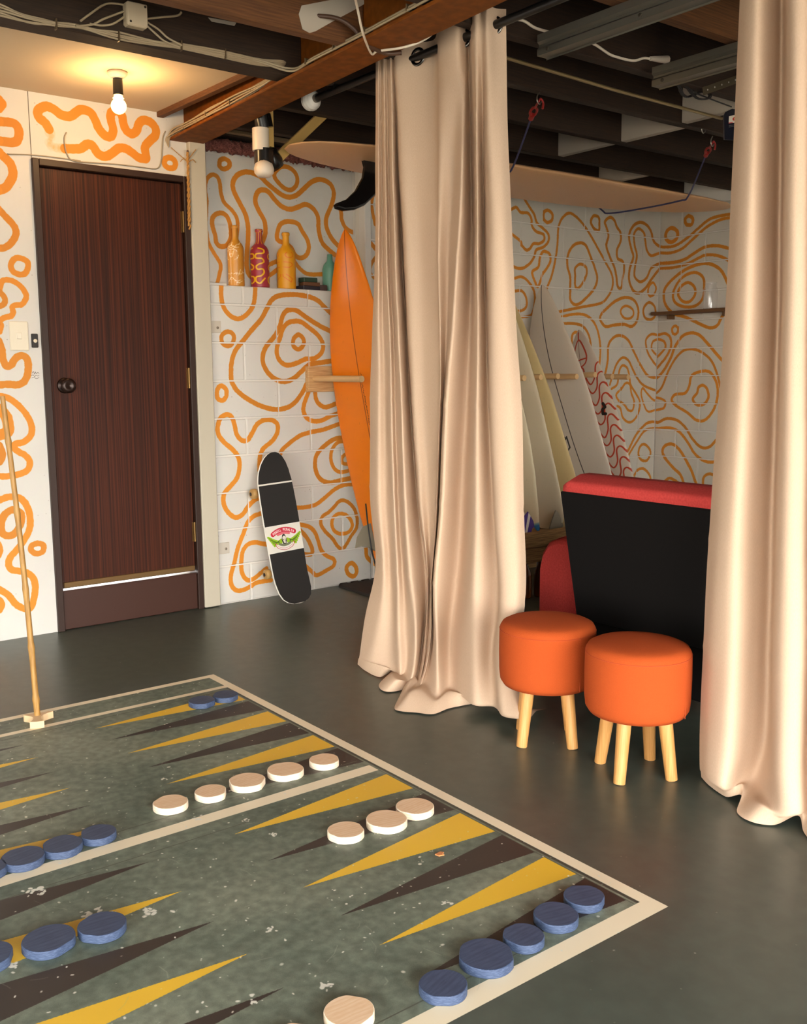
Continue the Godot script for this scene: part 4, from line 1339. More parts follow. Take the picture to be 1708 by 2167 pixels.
func grip_image() -> Image:
	# the top of the deck, tail edge at the bottom: black grip, one thin and one wide white band, the winged emblem
	var w := 448
	var h := 1616
	var im := Image.create_empty(w, h, false, Image.FORMAT_RGBA8)
	im.fill(c8(34, 31, 29))
	var sc := h / 0.80
	var white := c8(232, 226, 214)
	im.fill_rect(Rect2i(0, int((0.80 - 0.640) * sc), w, int(0.0085 * sc)), white)
	im.fill_rect(Rect2i(0, int((0.80 - 0.418) * sc), w, int(0.142 * sc)), white)
	var c := Vector2(w / 2.0, (0.80 - 0.338) * sc)
	var green := c8(150, 190, 30)
	var dk := c8(70, 100, 20)
	for s in [-1.0, 1.0]:
		for i in 6:          # wing feathers
			var a := c + 1.18 * Vector2(s * 34, 20 - i * 5)
			var e := c + 1.18 * Vector2(s * (168 - i * 11), -44 + i * 17)
			draw_line(im, smooth_line([a, (a + e) / 2 + Vector2(0, 7), e], false, 10), 11.8, green)
		for i in 5:
			var a := c + 1.18 * Vector2(s * 55, 20 - i * 6)
			var e := c + 1.18 * Vector2(s * (158 - i * 11), -35 + i * 17)
			draw_line(im, smooth_line([a, (a + e) / 2 + Vector2(0, 7), e], false, 10), 1.8, dk)
	# plain dark oval with a pale head shape
	for i in 30:
		draw_line(im, [c + 1.18 * Vector2(-1, -34 + i * 2.6), c + 1.18 * Vector2(1, -34 + i * 2.6)], 30.0 - absf(i - 12) * 0.8, c8(26, 24, 22))
	draw_line(im, [c + 1.18 * Vector2(0, -18), c + 1.18 * Vector2(0, -6)], 22.0, c8(228, 222, 208))
	draw_line(im, [c + 1.18 * Vector2(-2, 10), c + 1.18 * Vector2(2, 22)], 12.0, c8(220, 212, 198))
	for s in [-1.0, 1.0]:
		draw_line(im, [c + 1.18 * Vector2(s * 9, -4), c + 1.18 * Vector2(s * 10, -3)], 5.0, c8(90, 30, 34))
		draw_line(im, smooth_line([c + 1.18 * Vector2(s * 10, 46), c + 1.18 * Vector2(s * 38, 40), c + 1.18 * Vector2(s * 60, 30)], false, 8), 11.8, c8(120, 124, 96))
	# lower ribbon
	draw_line(im, smooth_line([c + 1.18 * Vector2(-92, 30), c + 1.18 * Vector2(-70, 62), c + 1.18 * Vector2(0, 82), c + 1.18 * Vector2(70, 62), c + 1.18 * Vector2(92, 30)], false, 14), 10.6, c8(190, 40, 56))
	draw_line(im, smooth_line([c + 1.18 * Vector2(-88, 34), c + 1.18 * Vector2(-68, 62), c + 1.18 * Vector2(0, 81), c + 1.18 * Vector2(68, 62), c + 1.18 * Vector2(88, 34)], false, 14), 6.5, c8(236, 226, 220))
	# banner with its two words
	draw_line(im, smooth_line([c + 1.18 * Vector2(-112, -62), c + 1.18 * Vector2(-60, -84), c + 1.18 * Vector2(0, -92), c + 1.18 * Vector2(60, -84), c + 1.18 * Vector2(112, -62)], false, 16), 24.8, c8(206, 38, 62))
	draw_line(im, smooth_line([c + 1.18 * Vector2(-60, -52), c + 1.18 * Vector2(0, -62), c + 1.18 * Vector2(60, -52)], false, 16), 11.8, c8(226, 110, 120))
	var word := "POWELL PERALTA"
	for i in word.length():
		if word[i] == " ":
			continue
		var t := (i - 6.5) / 6.5
		var o := c + 1.18 * Vector2(t * 104, -92 + 28 * t * t)
		var up := Vector2(t * 0.40, -1).normalized()
		var rt := Vector2(-up.y, up.x)
		var g: Array = GLYPH[word[i]]
		for y in 5:
			for x in 3:
				if g[y] & (4 >> x):
					var p := o + rt * (x - 1) * 5.0 - up * (y - 2) * 5.4
					draw_line(im, [p, p + Vector2(0.2, 0)], 2.9, c8(246, 236, 230))
	return im

func build_skateboard() -> void:
	var o := Vector3(2.632, 0.006, -4.352)
	var t := thing("skateboard", "black grip skateboard with a white emblem band leaning upright on the block wall", "skateboard", Vector3(o.x, 0, o.z))
	var wd := Vector3(0.998, 0.03, -0.02).normalized()
	var up := Vector3(-0.040, 0.765, -0.150).normalized()
	var nn := wd.cross(up).normalized()
	wd = up.cross(nn).normalized()
	var out := [[0.0, 0.0], [0.004, 0.036], [0.015, 0.066], [0.035, 0.088], [0.07, 0.101], [0.12, 0.106], [0.25, 0.1085], [0.45, 0.1095], [0.58, 0.108], [0.65, 0.104], [0.70, 0.094], [0.74, 0.078], [0.77, 0.058], [0.787, 0.038], [0.797, 0.016], [0.80, 0.0]]
	var half := func(v: float) -> float:
		for i in out.size() - 1:
			if v <= out[i + 1][0]:
				var k: float = (v - out[i][0]) / (out[i + 1][0] - out[i][0])
				return lerpf(out[i][1], out[i + 1][1], k)
		return 0.0
	var lift := func(v: float) -> float:
		var k := 0.0
		if v < 0.17:
			k = 0.042 * pow((0.17 - v) / 0.17, 1.4)
		if v > 0.66:
			k = 0.032 * pow((v - 0.66) / 0.14, 1.5)
		return k
	var st := [0.0, 0.002, 0.004, 0.009, 0.015, 0.025, 0.035, 0.05, 0.07, 0.095, 0.12, 0.15, 0.18, 0.25, 0.35, 0.45, 0.55, 0.60, 0.65, 0.68, 0.70, 0.72, 0.74, 0.755, 0.77, 0.78, 0.787, 0.793, 0.797, 0.799, 0.80]
	var deck := Build.new()
	var rows := []
	var grip := []
	var uvs := []
	for v in st:
		var w: float = half.call(v)
		var l: float = lift.call(v)
		var row := PackedVector3Array()
		for q in [[-1.0, 0.0], [-0.98, 0.0055], [-0.6, 0.0045], [-0.2, 0.0045], [0.2, 0.0045], [0.6, 0.0045], [0.98, 0.0055], [1.0, 0.0], [0.97, -0.0055], [0.0, -0.0060], [-0.97, -0.0055]]:
			row.append(o + up * v + wd * (w * q[0]) + nn * (l + q[1] + 0.006 * q[0] * q[0]))
		rows.append(row)
		var g := PackedVector3Array()
		var uv := []
		for q in [-1.0, -0.6, -0.2, 0.2, 0.6, 1.0]:
			var gw: float = maxf(0.0, w - 0.0035)
			var gv := clampf(v, 0.004, 0.7965)
			g.append(o + up * gv + wd * (gw * q) + nn * (l + 0.0075 + 0.006 * q * q))
			uv.append(Vector2(0.5 + gw * q / 0.222, 1.0 - gv / 0.80))
		grip.append(g)
		uvs.append(uv)
	deck.grid(rows, true)
	putw(t, "deck", deck, mat("white deck", c8(226, 220, 208), 0.45))
	var gb := Build.new()
	gb.grid(grip, false, uvs, true)
	putw(t, "grip_tape", gb, textured("grip tape print", grip_image(), 0.8), "black grip with a white band and winged emblem")
	var metal := mat("truck metal", c8(110, 106, 100), 0.4, 0.9)
	var wheel := mat("amber wheel", c8(176, 138, 82), 0.45)
	for v in [0.175, 0.60]:
		var c: Vector3 = o + up * v - nn * 0.006
		var tr := Build.new()
		tr.box(c - nn * 0.006, Vector3(0.055, 0.078, 0.010), Basis(wd, up, nn), 0.002)
		tr.box(c - nn * 0.030, Vector3(0.045, 0.035, 0.045), Basis(wd, up, nn), 0.008)
		tr.tube([c - nn * 0.050 - wd * 0.100, c - nn * 0.050 + wd * 0.100], 0.010, 12)
		var truck := putw(t, "truck", tr, metal)
		for s in [-1.0, 1.0]:
			var wb := Build.new()
			wb.lathe([Vector2(0.0001, -0.018), Vector2(0.011, -0.018), Vector2(0.012, -0.014), Vector2(0.020, -0.0165), Vector2(0.0255, -0.012), Vector2(0.0265, 0.0), Vector2(0.0255, 0.012), Vector2(0.020, 0.0165), Vector2(0.012, 0.014), Vector2(0.011, 0.018), Vector2(0.0001, 0.018)], 24, c - nn * 0.050 + wd * (s * 0.098), Basis(up, wd, nn))
			putw(truck, "wheel", wb, wheel)
			var hub := Build.new()
			hub.lathe([Vector2(0.0001, -0.0195), Vector2(0.010, -0.0195), Vector2(0.010, 0.0195), Vector2(0.0001, 0.0195)], 14, c - nn * 0.050 + wd * (s * 0.098), Basis(up, wd, nn))
			putw(truck, "bearing", hub, mat("dark bearing", c8(48, 42, 44), 0.4, 0.6))

# ---------------------------------------------------------------- surfboards
const SHORT := [[0.0, 0.0], [0.012, 0.10], [0.04, 0.25], [0.09, 0.43], [0.18, 0.66], [0.30, 0.86], [0.42, 0.97], [0.52, 1.0], [0.66, 0.97], [0.80, 0.89], [0.90, 0.77], [0.96, 0.64], [0.985, 0.5], [1.0, 0.0]]
const PIN := [[0.0, 0.0], [0.012, 0.10], [0.04, 0.25], [0.09, 0.43], [0.18, 0.66], [0.30, 0.86], [0.42, 0.97], [0.52, 1.0], [0.66, 0.92], [0.80, 0.66], [0.90, 0.38], [0.96, 0.17], [0.985, 0.09], [1.0, 0.0]]
const LONG := [[0.0, 0.0], [0.008, 0.20], [0.03, 0.42], [0.08, 0.64], [0.18, 0.84], [0.32, 0.96], [0.5, 1.0], [0.68, 0.97], [0.82, 0.86], [0.92, 0.68], [0.97, 0.48], [0.992, 0.26], [1.0, 0.0]]

func outline_at(o: Array, s: float) -> float:
	for i in o.size() - 1:
		if s <= o[i + 1][0]:
			var k: float = (s - o[i][0]) / (o[i + 1][0] - o[i][0])
			var p: float = o[maxi(i - 1, 0)][1]
			var q: float = o[mini(i + 2, o.size() - 1)][1]
			return clampf(lerpf(lerpf(o[i][1], o[i + 1][1], k), cubic_interpolate(o[i][1], o[i + 1][1], p, q, k), 0.5 if o[i][0] > 0.05 and o[i + 1][0] < 0.95 else 0.0), 0.0, 1.0)
	return 0.0

func board_mesh(nose: Vector3, tail: Vector3, across: Vector3, out: Vector3, half: float, thick: float, shape: Array, rocker: float) -> Build:
	# out points away from the bottom towards the deck; rocker lifts both ends that way
	var rows := []
	var uvs := []
	var st := [0.0, 0.003, 0.008, 0.016, 0.03, 0.05, 0.08, 0.12]
	var s := 0.16
	while s < 0.86:
		st.append(s)
		s += 0.04
	st.append_array([0.88, 0.91, 0.94, 0.96, 0.975, 0.985, 0.992, 0.997, 1.0])
	for v in st:
		var w := half * outline_at(shape, v)
		var tk := thick * pow(clampf(sin(PI * clampf(v, 0.004, 0.996)), 0.0, 1.0), 0.45)
		tk = minf(tk, w * 1.2)
		var rk := rocker * (pow(maxf(0.0, (0.45 - v) / 0.45), 2.2) + 0.45 * pow(maxf(0.0, (v - 0.6) / 0.4), 2.0))
		var row := PackedVector3Array()
		var uv := []
		for j in 28:
			var a := TAU * j / 28
			var ca := cos(a)
			var sa := sin(a)
			var x := signf(ca) * pow(absf(ca), 0.85)
			var y := signf(sa) * pow(absf(sa), 0.9)
			row.append(nose.lerp(tail, v) + across * (w * x) + out * (tk * 0.5 * y * (1.0 if y > 0 else 0.8) + rk))
			uv.append(Vector2(0.5 + 0.5 * w * x / half, v))
		rows.append(row)
		uvs.append(uv)
	var b := Build.new()
	b.grid(rows, true, uvs)
	return b

func plain_board_image(base: Color, stringer: Color, width: float, sd: int) -> Image:
	var im := Image.create_empty(256, 1024, false, Image.FORMAT_RGBA8)
	im.fill(base)
	if width > 0.0:
		draw_line(im, [Vector2(128, 4), Vector2(128, 1020)], width, stringer)
	var rg := RandomNumberGenerator.new()
	rg.seed = sd
	for i in 60:
		var p := Vector2(rg.randf() * 256, rg.randf() * 1024)
		draw_line(im, [p, p + Vector2(rg.randf() * 3, rg.randf() * 8)], 0.5, Color(0.3, 0.26, 0.2, 0.15))
	return im

func fin(parent: Node3D, called: String, pts: Array, off: Vector3, m: Material, label := "") -> MeshInstance3D:
	var b := Build.new()
	b.slab(PackedVector3Array(pts), off)
	return putw(parent, called, b, m, label)

func standing_board(label: String, nose: Vector3, tail: Vector3, half: float, thick: float, rocker: float, roll: float, im: Image, rough: float, matname: String, shape := SHORT) -> Node3D:
	# a board on its tail, its bottom facing the room; nose is the real tip, which the rocker has lifted
	var t := thing("surfboard", label, "surfboard", tail, "surfboards on racks")
	var l := (tail - nose).normalized()
	var out := (Vector3.RIGHT - l * l.x).normalized()
	out = out.rotated(l, roll)
	var n := nose - out * rocker
	var e := tail - out * rocker * 0.45
	putw(t, "body", board_mesh(n, e, out.cross(l).normalized(), out, half, thick, shape, rocker), textured(matname, im, rough))
	return t

func build_surfboards() -> void:
	# --- orange board by the ledge
	var im := plain_board_image(c8(230, 122, 6), c8(120, 52, 10), 1.2, 3)
	for i in 34:        # row of small handwriting along the stringer
		var p := Vector2(121 + rng.randf_range(-1.5, 1.5), 395 + i * 4.4)
		draw_line(im, [p, p + Vector2(rng.randf_range(-2, 2), rng.randf_range(1, 3))], 1.2, c8(60, 30, 14))
	var t := standing_board("glossy orange surfboard with dark stringer standing behind a dowel rack", on_x(730, 483, 3.03), Vector3(3.30, 0.02, -4.29), 0.21, 0.055, 0.08, -0.3, im, 0.28, "orange resin")
	var f := []
	for q in [[0.0, 0.0], [-0.04, 0.02], [-0.085, 0.03], [-0.125, 0.025], [-0.10, 0.07], [-0.05, 0.11], [0.0, 0.12]]:
		f.append(Vector3(3.0 + q[0], 0.27 + q[1] * 1.2, -4.13 - q[1] * 0.4))
	fin(t, "fin", f, Vector3(0.0, 0.002, 0.008), mat("smoky fin", c8(150, 140, 120), 0.35))
	var lb := Build.new()
	lb.tube(curve3([on_x(774, 1066, 2.97), on_x(778, 1105, 2.96), on_x(783, 1140, 2.96), on_x(787, 1165, 2.965), on_x(793, 1190, 2.98), on_x(800, 1215, 3.0), on_x(812, 1225, 3.02)]), 0.004, 8)
	putw(t, "leash", lb, mat("leash rubber", c8(24, 22, 22), 0.5))
	# --- white boards of the bay, from the sofa end to the curtain
	var cream := c8(206, 188, 152)
	var yel := plain_board_image(c8(216, 192, 138), c8(160, 130, 80), 0.0, 4)
	var first := plain_board_image(c8(214, 198, 168), c8(150, 120, 80), 0.0, 5)
	for q in [[40, 780, 62, 820], [58, 780, 54, 822], [70, 790, 66, 830], [38, 840, 70, 850]]:
		draw_line(first, [Vector2(q[0] + 100, q[1]), Vector2(q[2] + 100, q[3])], 3.0, c8(40, 34, 30))
	var third := plain_board_image(c8(212, 198, 180), c8(62, 52, 44), 1.6, 6)
	for q in [[150, 655, 150, 700], [150, 655, 172, 672], [178, 655, 180, 676], [186, 656, 198, 670], [150, 700, 168, 712], [176, 690, 200, 692], [200, 692, 202, 712], [202, 712, 178, 712], [178, 712, 176, 690], [160, 655, 200, 652]]:
		draw_line(third, [Vector2(q[0], q[1]), Vector2(q[2], q[3])], 3.0, c8(44, 38, 34))
	var red := plain_board_image(c8(212, 196, 178), c8(120, 90, 70), 1.0, 7)
	var rc := c8(190, 62, 30)
	for k in 13:
		var y := 235.0 + k * 56
		var s := rng.randf_range(-8, 8)
		wiggle(red, [4, y + 20, 24, y - 18, 48, y - 8, 62, y + 50, 92, y + 74 + s, 112, y + 30, 118, y - 16, 144, y - 34 + s, 164, y + 6, 178, y + 52, 206, y + 58 - s, 218, y + 20, 250, y - 6], false, 3.5, rc)
	wiggle(red, [128, 60, 92, 140, 96, 190, 128, 205, 160, 190, 164, 140], true, 3.5, rc)
	wiggle(red, [96, 172, 128, 168, 162, 172], false, 3.5, rc)
	wiggle(red, [128, 20, 128, 60], false, 3.5, rc)
	for k in 6:
		wiggle(red, [176 + k * 6, 70 + k * 22, 196 + k * 6, 62 + k * 22, 190 + k * 6, 80 + k * 22], k % 2 == 0, 2.5, rc)
	draw_line(red, [Vector2(52, 430), Vector2(46, 452), Vector2(62, 458), Vector2(66, 480), Vector2(50, 486)], 7.0, c8(30, 26, 24))
	# B4, B3, B2, B1, B0: x, nose and tail from the picture
	var spots := [
		["white surfboard covered in red wavy lines, between rack dowels nearest the corner", on_x(1225, 697, 4.685), Vector3(4.70, 0.302, -3.87), 0.18, 0.08, red, "red painted board"],
		["white pointed surfboard with thin dark stringer and small black lettering", on_x(1147, 602, 4.54), Vector3(4.57, 0.302, -3.93), 0.215, 0.12, third, "white board with stringer"],
		["yellowed cream surfboard standing between two white ones in the rack", on_x(1060, 600, 4.23), Vector3(4.19, 0.302, -3.83), 0.18, 0.08, yel, "yellowed board"],
		["white surfboard with grey fin and scribbled black letters beside the curtain", on_x(1045, 570, 4.07), Vector3(4.10, 0.302, -3.91), 0.18, 0.08, first, "white board"],
	]
	var made := []
	for q in spots:
		made.append(standing_board(q[0], q[1], q[2], q[3], 0.055, q[4], 0.0, q[5], 0.4, q[6]))
	# the fifth: mostly hidden, blue tail tip, purple fin with a white stripe
	var fifth := plain_board_image(c8(220, 206, 172), c8(150, 120, 80), 0.0, 8)
	for y in range(985, 1024):
		fifth.fill_rect(Rect2i(0, y, 256, 1), c8(206, 200, 170).lerp(c8(40, 110, 170), clampf((y - 985) / 12.0, 0.0, 1.0)))
	var tip := on_x(1141, 1128, 3.92)
	var t5 := standing_board("cream surfboard with blue tail tip and purple striped fin standing on the pallet", Vector3(3.84, 1.80, -4.35), tip, 0.17, 0.045, 0.06, 0.0, fifth, 0.4, "blue tipped board", PIN)
	var pf := []
	for q in [[1090, 1136], [1122, 1136], [1126, 1120], [1131, 1114], [1129, 1103], [1121, 1088], [1118, 1083], [1108, 1097], [1096, 1116]]:
		pf.append(on_z(q[0], q[1], -3.72))
	fin(t5, "fin", pf, Vector3(0, 0, -0.008), mat("purple fin", c8(74, 44, 128), 0.4), "purple fin with a white stripe")
	var ws := []
	for q in [[1110, 1136], [1114.5, 1136], [1123, 1092], [1119, 1085]]:
		ws.append(on_z(q[0], q[1], -3.718))
	fin(t5, "fin_stripe", ws, Vector3(0, 0, -0.003), mat("fin white", c8(226, 214, 200), 0.45))
	var t4: Node3D = made[3]
	var gf := []
	for q in [[1160, 1134], [1162, 1126], [1166, 1110], [1172, 1092], [1177, 1080], [1181, 1084], [1188, 1100], [1192, 1112], [1188, 1122], [1190, 1134]]:
		gf.append(on_z(q[0], q[1], -3.84))
	fin(t4, "fin", gf, Vector3(0, 0, -0.008), mat("grey fin", c8(128, 118, 100), 0.4), "grey fin with dark edge")
	# --- racks
	var pine := mat("rack pine", c8(206, 164, 112), 0.6)
	tri(pine, two_tone(256, 128, 112, 0.012, 0.1, c8(186, 140, 88), c8(218, 178, 126)), Vector3(1.2, 8, 8))
	var r1 := thing("surfboard_rack", "short pine rack with round dowels fixed to the wall beside the orange surfboard", "rack", Vector3(3.1, 1.10, BACK))
	var rb := Build.new()
	rb.box(Vector3(3.36, 1.167, BACK + 0.019), Vector3(0.97, 0.138, 0.036), Basis.IDENTITY, 0.003)
	putw(r1, "rail", rb, pine)
	for x in [2.915, 3.22, 3.5]:
		var d := Build.new()
		d.tube([Vector3(x, 1.170, BACK + 0.037), Vector3(x, 1.168, -4.115)], 0.0165, 16)
		putw(r1, "dowel", d, mat("dowel wood", c8(216, 176, 124), 0.55))
	var r2 := thing("surfboard_rack", "long pine rack of round dowels holding the white surfboards on the bay wall", "rack", Vector3(4.5, 1.10, BACK))
	var rb2 := Build.new()
	rb2.box(Vector3(4.39, 1.167, BACK + 0.019), Vector3(1.04, 0.09, 0.036), Basis.IDENTITY, 0.003)
	putw(r2, "rail", rb2, pine)
	for q in [[1110, 800], [1145, 798], [1181, 796], [1221, 797], [1260, 793], [1296, 797], [1330, 798]]:
		var e := on_z(q[0], q[1], -4.0)
		var d := Build.new()
		d.tube([Vector3(e.x, 1.168, BACK + 0.037), Vector3(e.x, e.y, -4.0)], 0.0165, 16)
		putw(r2, "dowel", d, mat("dowel wood", Color.WHITE))
	# --- longboard hung flat under the joists, tail with its black fin to the left
	var hy := 2.165
	var hang := thing("longboard", "long tan surfboard hung flat under the joists with a big black fin", "surfboard", Vector3(3.8, hy, -3.95))
	var lim := plain_board_image(c8(214, 164, 116), c8(160, 120, 80), 0.0, 9)
	var nose := Vector3(5.55, hy + 0.01, -3.86)
	var tail := Vector3(2.36, hy + 0.01, -3.86)
	putw(hang, "body", board_mesh(nose, tail, Vector3.BACK, Vector3.UP, 0.315, 0.07, LONG, 0.03), textured("tan board", lim, 0.35))
	var fo := PackedVector3Array()
	for q in [[900, 760], [893, 800], [906, 850], [896, 915], [855, 990], [805, 1040], [745, 1063], [752, 1079], [790, 1091], [850, 1086], [905, 1062], [960, 1010], [1010, 930], [1050, 840], [1080, 760]]:
		fo.append(on_z(400 + q[0] / 2.44, q[1] / 2.44, -3.84))
	var inner := Vector3.ZERO
	for p in fo:
		inner += p / fo.size()
	var fb := Build.new()
	var rows := []
	for q in [[0.88, 0.008], [0.95, 0.0066], [1.0, 0.0], [0.95, -0.0066], [0.88, -0.008]]:
		var row := PackedVector3Array()
		for p in fo:
			row.append(inner + (p - inner) * q[0] + Vector3(0, 0, q[1]))
		rows.append(row)
	fb.grid(rows, true)
	var face := PackedVector3Array(rows[0])
	var face2 := PackedVector3Array(rows[4])
	var flat := PackedVector2Array()
	for p in face:
		flat.append(Vector2(p.x, p.y))
	var idx := Geometry2D.triangulate_polygon(flat)
	for i in idx.size() / 3:
		fb.face(face[idx[i * 3]], face[idx[i * 3 + 1]], face[idx[i * 3 + 2]])
		fb.face(face2[idx[i * 3]], face2[idx[i * 3 + 2]], face2[idx[i * 3 + 1]])
	putw(hang, "fin", fb, mat("gloss black fin", c8(22, 20, 19), 0.12), "large glossy black fin")
	var plug := Build.new()
	plug.box(on_z(754, 320, -3.84) + Vector3(0, 0.004, 0), Vector3(0.05, 0.006, 0.02), Basis.IDENTITY, 0.002)
	putw(hang, "leash_plug", plug, mat("plug white", c8(200, 180, 150), 0.4))
	# --- elastic cords with red hooks holding it
	var rope := mat("blue elastic cord", c8(44, 46, 92), 0.7)
	tri(rope, two_tone(64, 64, 121, 0.15, 0.15, c8(28, 28, 72), c8(120, 120, 150), 2.0), Vector3(30, 30, 30))
	var hookm := mat("red plastic hook", c8(150, 34, 30), 0.45)
	var eye := mat("zinc steel", c8(190, 184, 172), 0.3, 1.0)
	var cords := [[1141, 205, 1085, 364, "blue elastic cord with red hook holding the longboard near the gathered curtain"], [1508, 297, 1456, 424, "blue elastic cord with red hook passing under the longboard's nose end"]]
	for q in cords:
		var top := on_y(q[0], q[1], 2.352)
		top.z = -3.12
		top = on_z(q[0], q[1], -3.12)
		top.y = minf(top.y, 2.352)
		var near := on_y(q[2], q[3], hy)
		near.z = -3.535
		near.x = on_z(q[2], q[3], -3.535).x
		var c := thing("bungee_cord", q[4], "cord", top, "elastic cords of the longboard")
		var ey := Build.new()
		ey.tube(curve3([top + Vector3(0, 0.02, 0), top + Vector3(-0.012, 0.0, 0), top + Vector3(-0.01, -0.02, 0), top + Vector3(0.004, -0.028, 0), top + Vector3(0.014, -0.016, 0)]), 0.0025, 8)
		putw(c, "screw_hook", ey, eye)
		var dir := (near - top).normalized()
		var s := top + dir * 0.015
		var hk := Build.new()
		hk.tube(curve3([s + Vector3(0.026, -0.035, 0), s + Vector3(0.030, -0.010, 0), s + Vector3(0.014, 0.004, 0), s + Vector3(0.0, -0.012, 0), s + dir * 0.06]), 0.005, 8)
		for k in 12:        # flattened grip of the hook
			var a := TAU * k / 12
			var a2 := TAU * (k + 1) / 12
			var e1 := dir * 0.030
			var e2 := Vector3(0.015, 0, 0.004)
			var m := s + dir * 0.085
			hk.tube([m + e1 * cos(a) + e2 * sin(a), m + e1 * cos(a2) + e2 * sin(a2)], 0.006, 6)
		hk.tube([s + dir * 0.108, s + dir * 0.135], 0.012, 10)
		putw(c, "hook", hk, hookm)
		var ro := Build.new()
		var far := Vector3(near.x + 0.03, hy + 0.012, -4.18)
		ro.tube(curve3([s + dir * 0.13, near + Vector3(0, 0.0, 0.004), Vector3(near.x + 0.006, hy - 0.020, -3.60), Vector3(near.x + 0.015, hy - 0.026, -3.86), Vector3(near.x + 0.025, hy - 0.020, -4.12), far + Vector3(0, 0, -0.012), Vector3(near.x + 0.05, 2.33, -4.40)], 5), 0.0048, 8)
		putw(c, "cord", ro, rope)

# ---------------------------------------------------------------- sofa, pallet, mat
func build_sofa() -> void:
	var red := mat("red velour", c8(176, 42, 44), 0.8, 0.0, 0.3)
	tri(red, two_tone(128, 128, 131, 0.1, 0.1, c8(190, 62, 58), c8(206, 74, 68)), Vector3(4, 4, 4))
	var black := mat("black sofa lining", c8(17, 14, 13), 0.9, 0.0, 0.3)
	var t := thing("sofa", "red velour sofa seen from its black lined back, behind the stools", "sofa", Vector3(3.1, 0, -1.75))
	var z0 := -2.50
	var z1 := -0.75
	# backrest: leans towards the room
	var up := Vector3(-0.20, 0.98, 0).normalized()
	var th := Vector3(0.98, 0.20, 0).normalized()
	var top := Vector3(2.655, 0.78, 0)
	var b := Build.new()
	var prof := []
	for q in [[0.0, 0.0], [0.006, 0.016], [0.02, 0.022], [0.075, 0.030], [0.125, 0.022], [0.146, 0.004], [0.152, -0.03], [0.15, -0.48], [0.13, -0.51], [0.01, -0.51], [0.0, -0.49]]:
		prof.append(top + th * q[0] + up * q[1])
	var rows := []
	for q in [[0.0, 0.80], [0.004, 0.93], [0.02, 1.0], [0.5, 1.0], [0.98, 1.0], [0.996, 0.93], [1.0, 0.80]]:
		var row := PackedVector3Array()
		var mid := Vector3.ZERO
		for p in prof:
			mid += p / prof.size()
		for p in prof:
			var pp: Vector3 = mid + (p - mid) * q[1]
			row.append(Vector3(pp.x, pp.y, lerpf(z0, z1, q[0])))
		rows.append(row)
	b.grid(rows, true)
	b.fan(rows[0], Vector3.FORWARD)
	b.fan(rows[-1], Vector3.BACK)
	putw(t, "backrest", b, red)
	var l := Build.new()
	var n := up.cross(Vector3.BACK).normalized()
	var c := top - up * 0.265 - th * 0.004
	l.box(Vector3(c.x, c.y, (z0 + z1) / 2), Vector3(z1 - z0 - 0.012, 0.50, 0.012), Basis(Vector3.BACK, up, -th), 0.004)
	putw(t, "back_lining", l, black)
	var fr := Build.new()
	fr.box(Vector3(2.93, 0.17, (z0 + z1) / 2), Vector3(0.28, 0.20, z1 - z0), Basis.IDENTITY, 0.01)
	putw(t, "base_frame", fr, black)
	var seat := Build.new()
	seat.box(Vector3(3.22, 0.335, (z0 + z1) / 2), Vector3(0.72, 0.17, z1 - z0), Basis.IDENTITY, 0.035)
	putw(t, "seat_cushion", seat, red)
	for s in [[-2.75, -2.515], [-0.735, -0.50]]:
		var a := Build.new()
		var ax0 := 2.80
		var ax1 := 3.56
		var ring := []
		var arows := []
		var yz := []
		var w: float = s[1] - s[0]
		for q in [[0.02, 0.10], [0.0, 0.14], [0.0, 0.42], [0.02, 0.49], [0.06, 0.535], [0.13, 0.555], [0.21, 0.548], [0.25, 0.53], [0.272, 0.49], [0.275, 0.42], [0.275, 0.14], [0.255, 0.10]]:
			yz.append(Vector2(s[0] + q[0] / 0.275 * w, q[1]))
		for q in [[0.0, 0.90], [0.012, 0.97], [0.04, 1.0], [0.96, 1.0], [0.988, 0.97], [1.0, 0.90]]:
			var row := PackedVector3Array()
			for p in yz:
				var cy: float = 0.33 + (p.y - 0.33) * q[1]
				var cz: float = (s[0] + s[1]) / 2 + (p.x - (s[0] + s[1]) / 2) * q[1]
				row.append(Vector3(lerpf(ax0, ax1, q[0]), cy, cz))
			arows.append(row)
		a.grid(arows, true, [], true)
		a.fan(arows[0], Vector3.LEFT)
		a.fan(arows[-1], Vector3.RIGHT)
		putw(t, "armrest", a, red)
		var pd := Build.new()
		var prow := []
		for x in [ax0 + 0.03, ax0 + 0.05, ax1 - 0.05, ax1 - 0.03]:
			var k := 0.0 if x == ax0 + 0.03 or x == ax1 - 0.03 else 0.004
			var row := PackedVector3Array()
			for q in [[0.05, 0.528], [0.09, 0.546], [0.13, 0.556], [0.17, 0.554], [0.21, 0.549], [0.24, 0.536]]:
				row.append(Vector3(x, q[1] + k, s[0] + q[0] / 0.275 * w))
			prow.append(row)
		pd.grid(prow, false, [], true)
		putw(t, "arm_pad", pd, red)
	for q in [[2.86, -2.3], [2.86, -0.95], [3.5, -2.3], [3.5, -0.95], [2.86, -2.65], [3.5, -2.65], [2.86, -0.6], [3.5, -0.6]]:
		var lg := Build.new()
		lg.tube([Vector3(q[0], 0.11, q[1]), Vector3(q[0], 0.0, q[1])], 0.022, 12, true, 0.018)
		putw(t, "leg", lg, black)

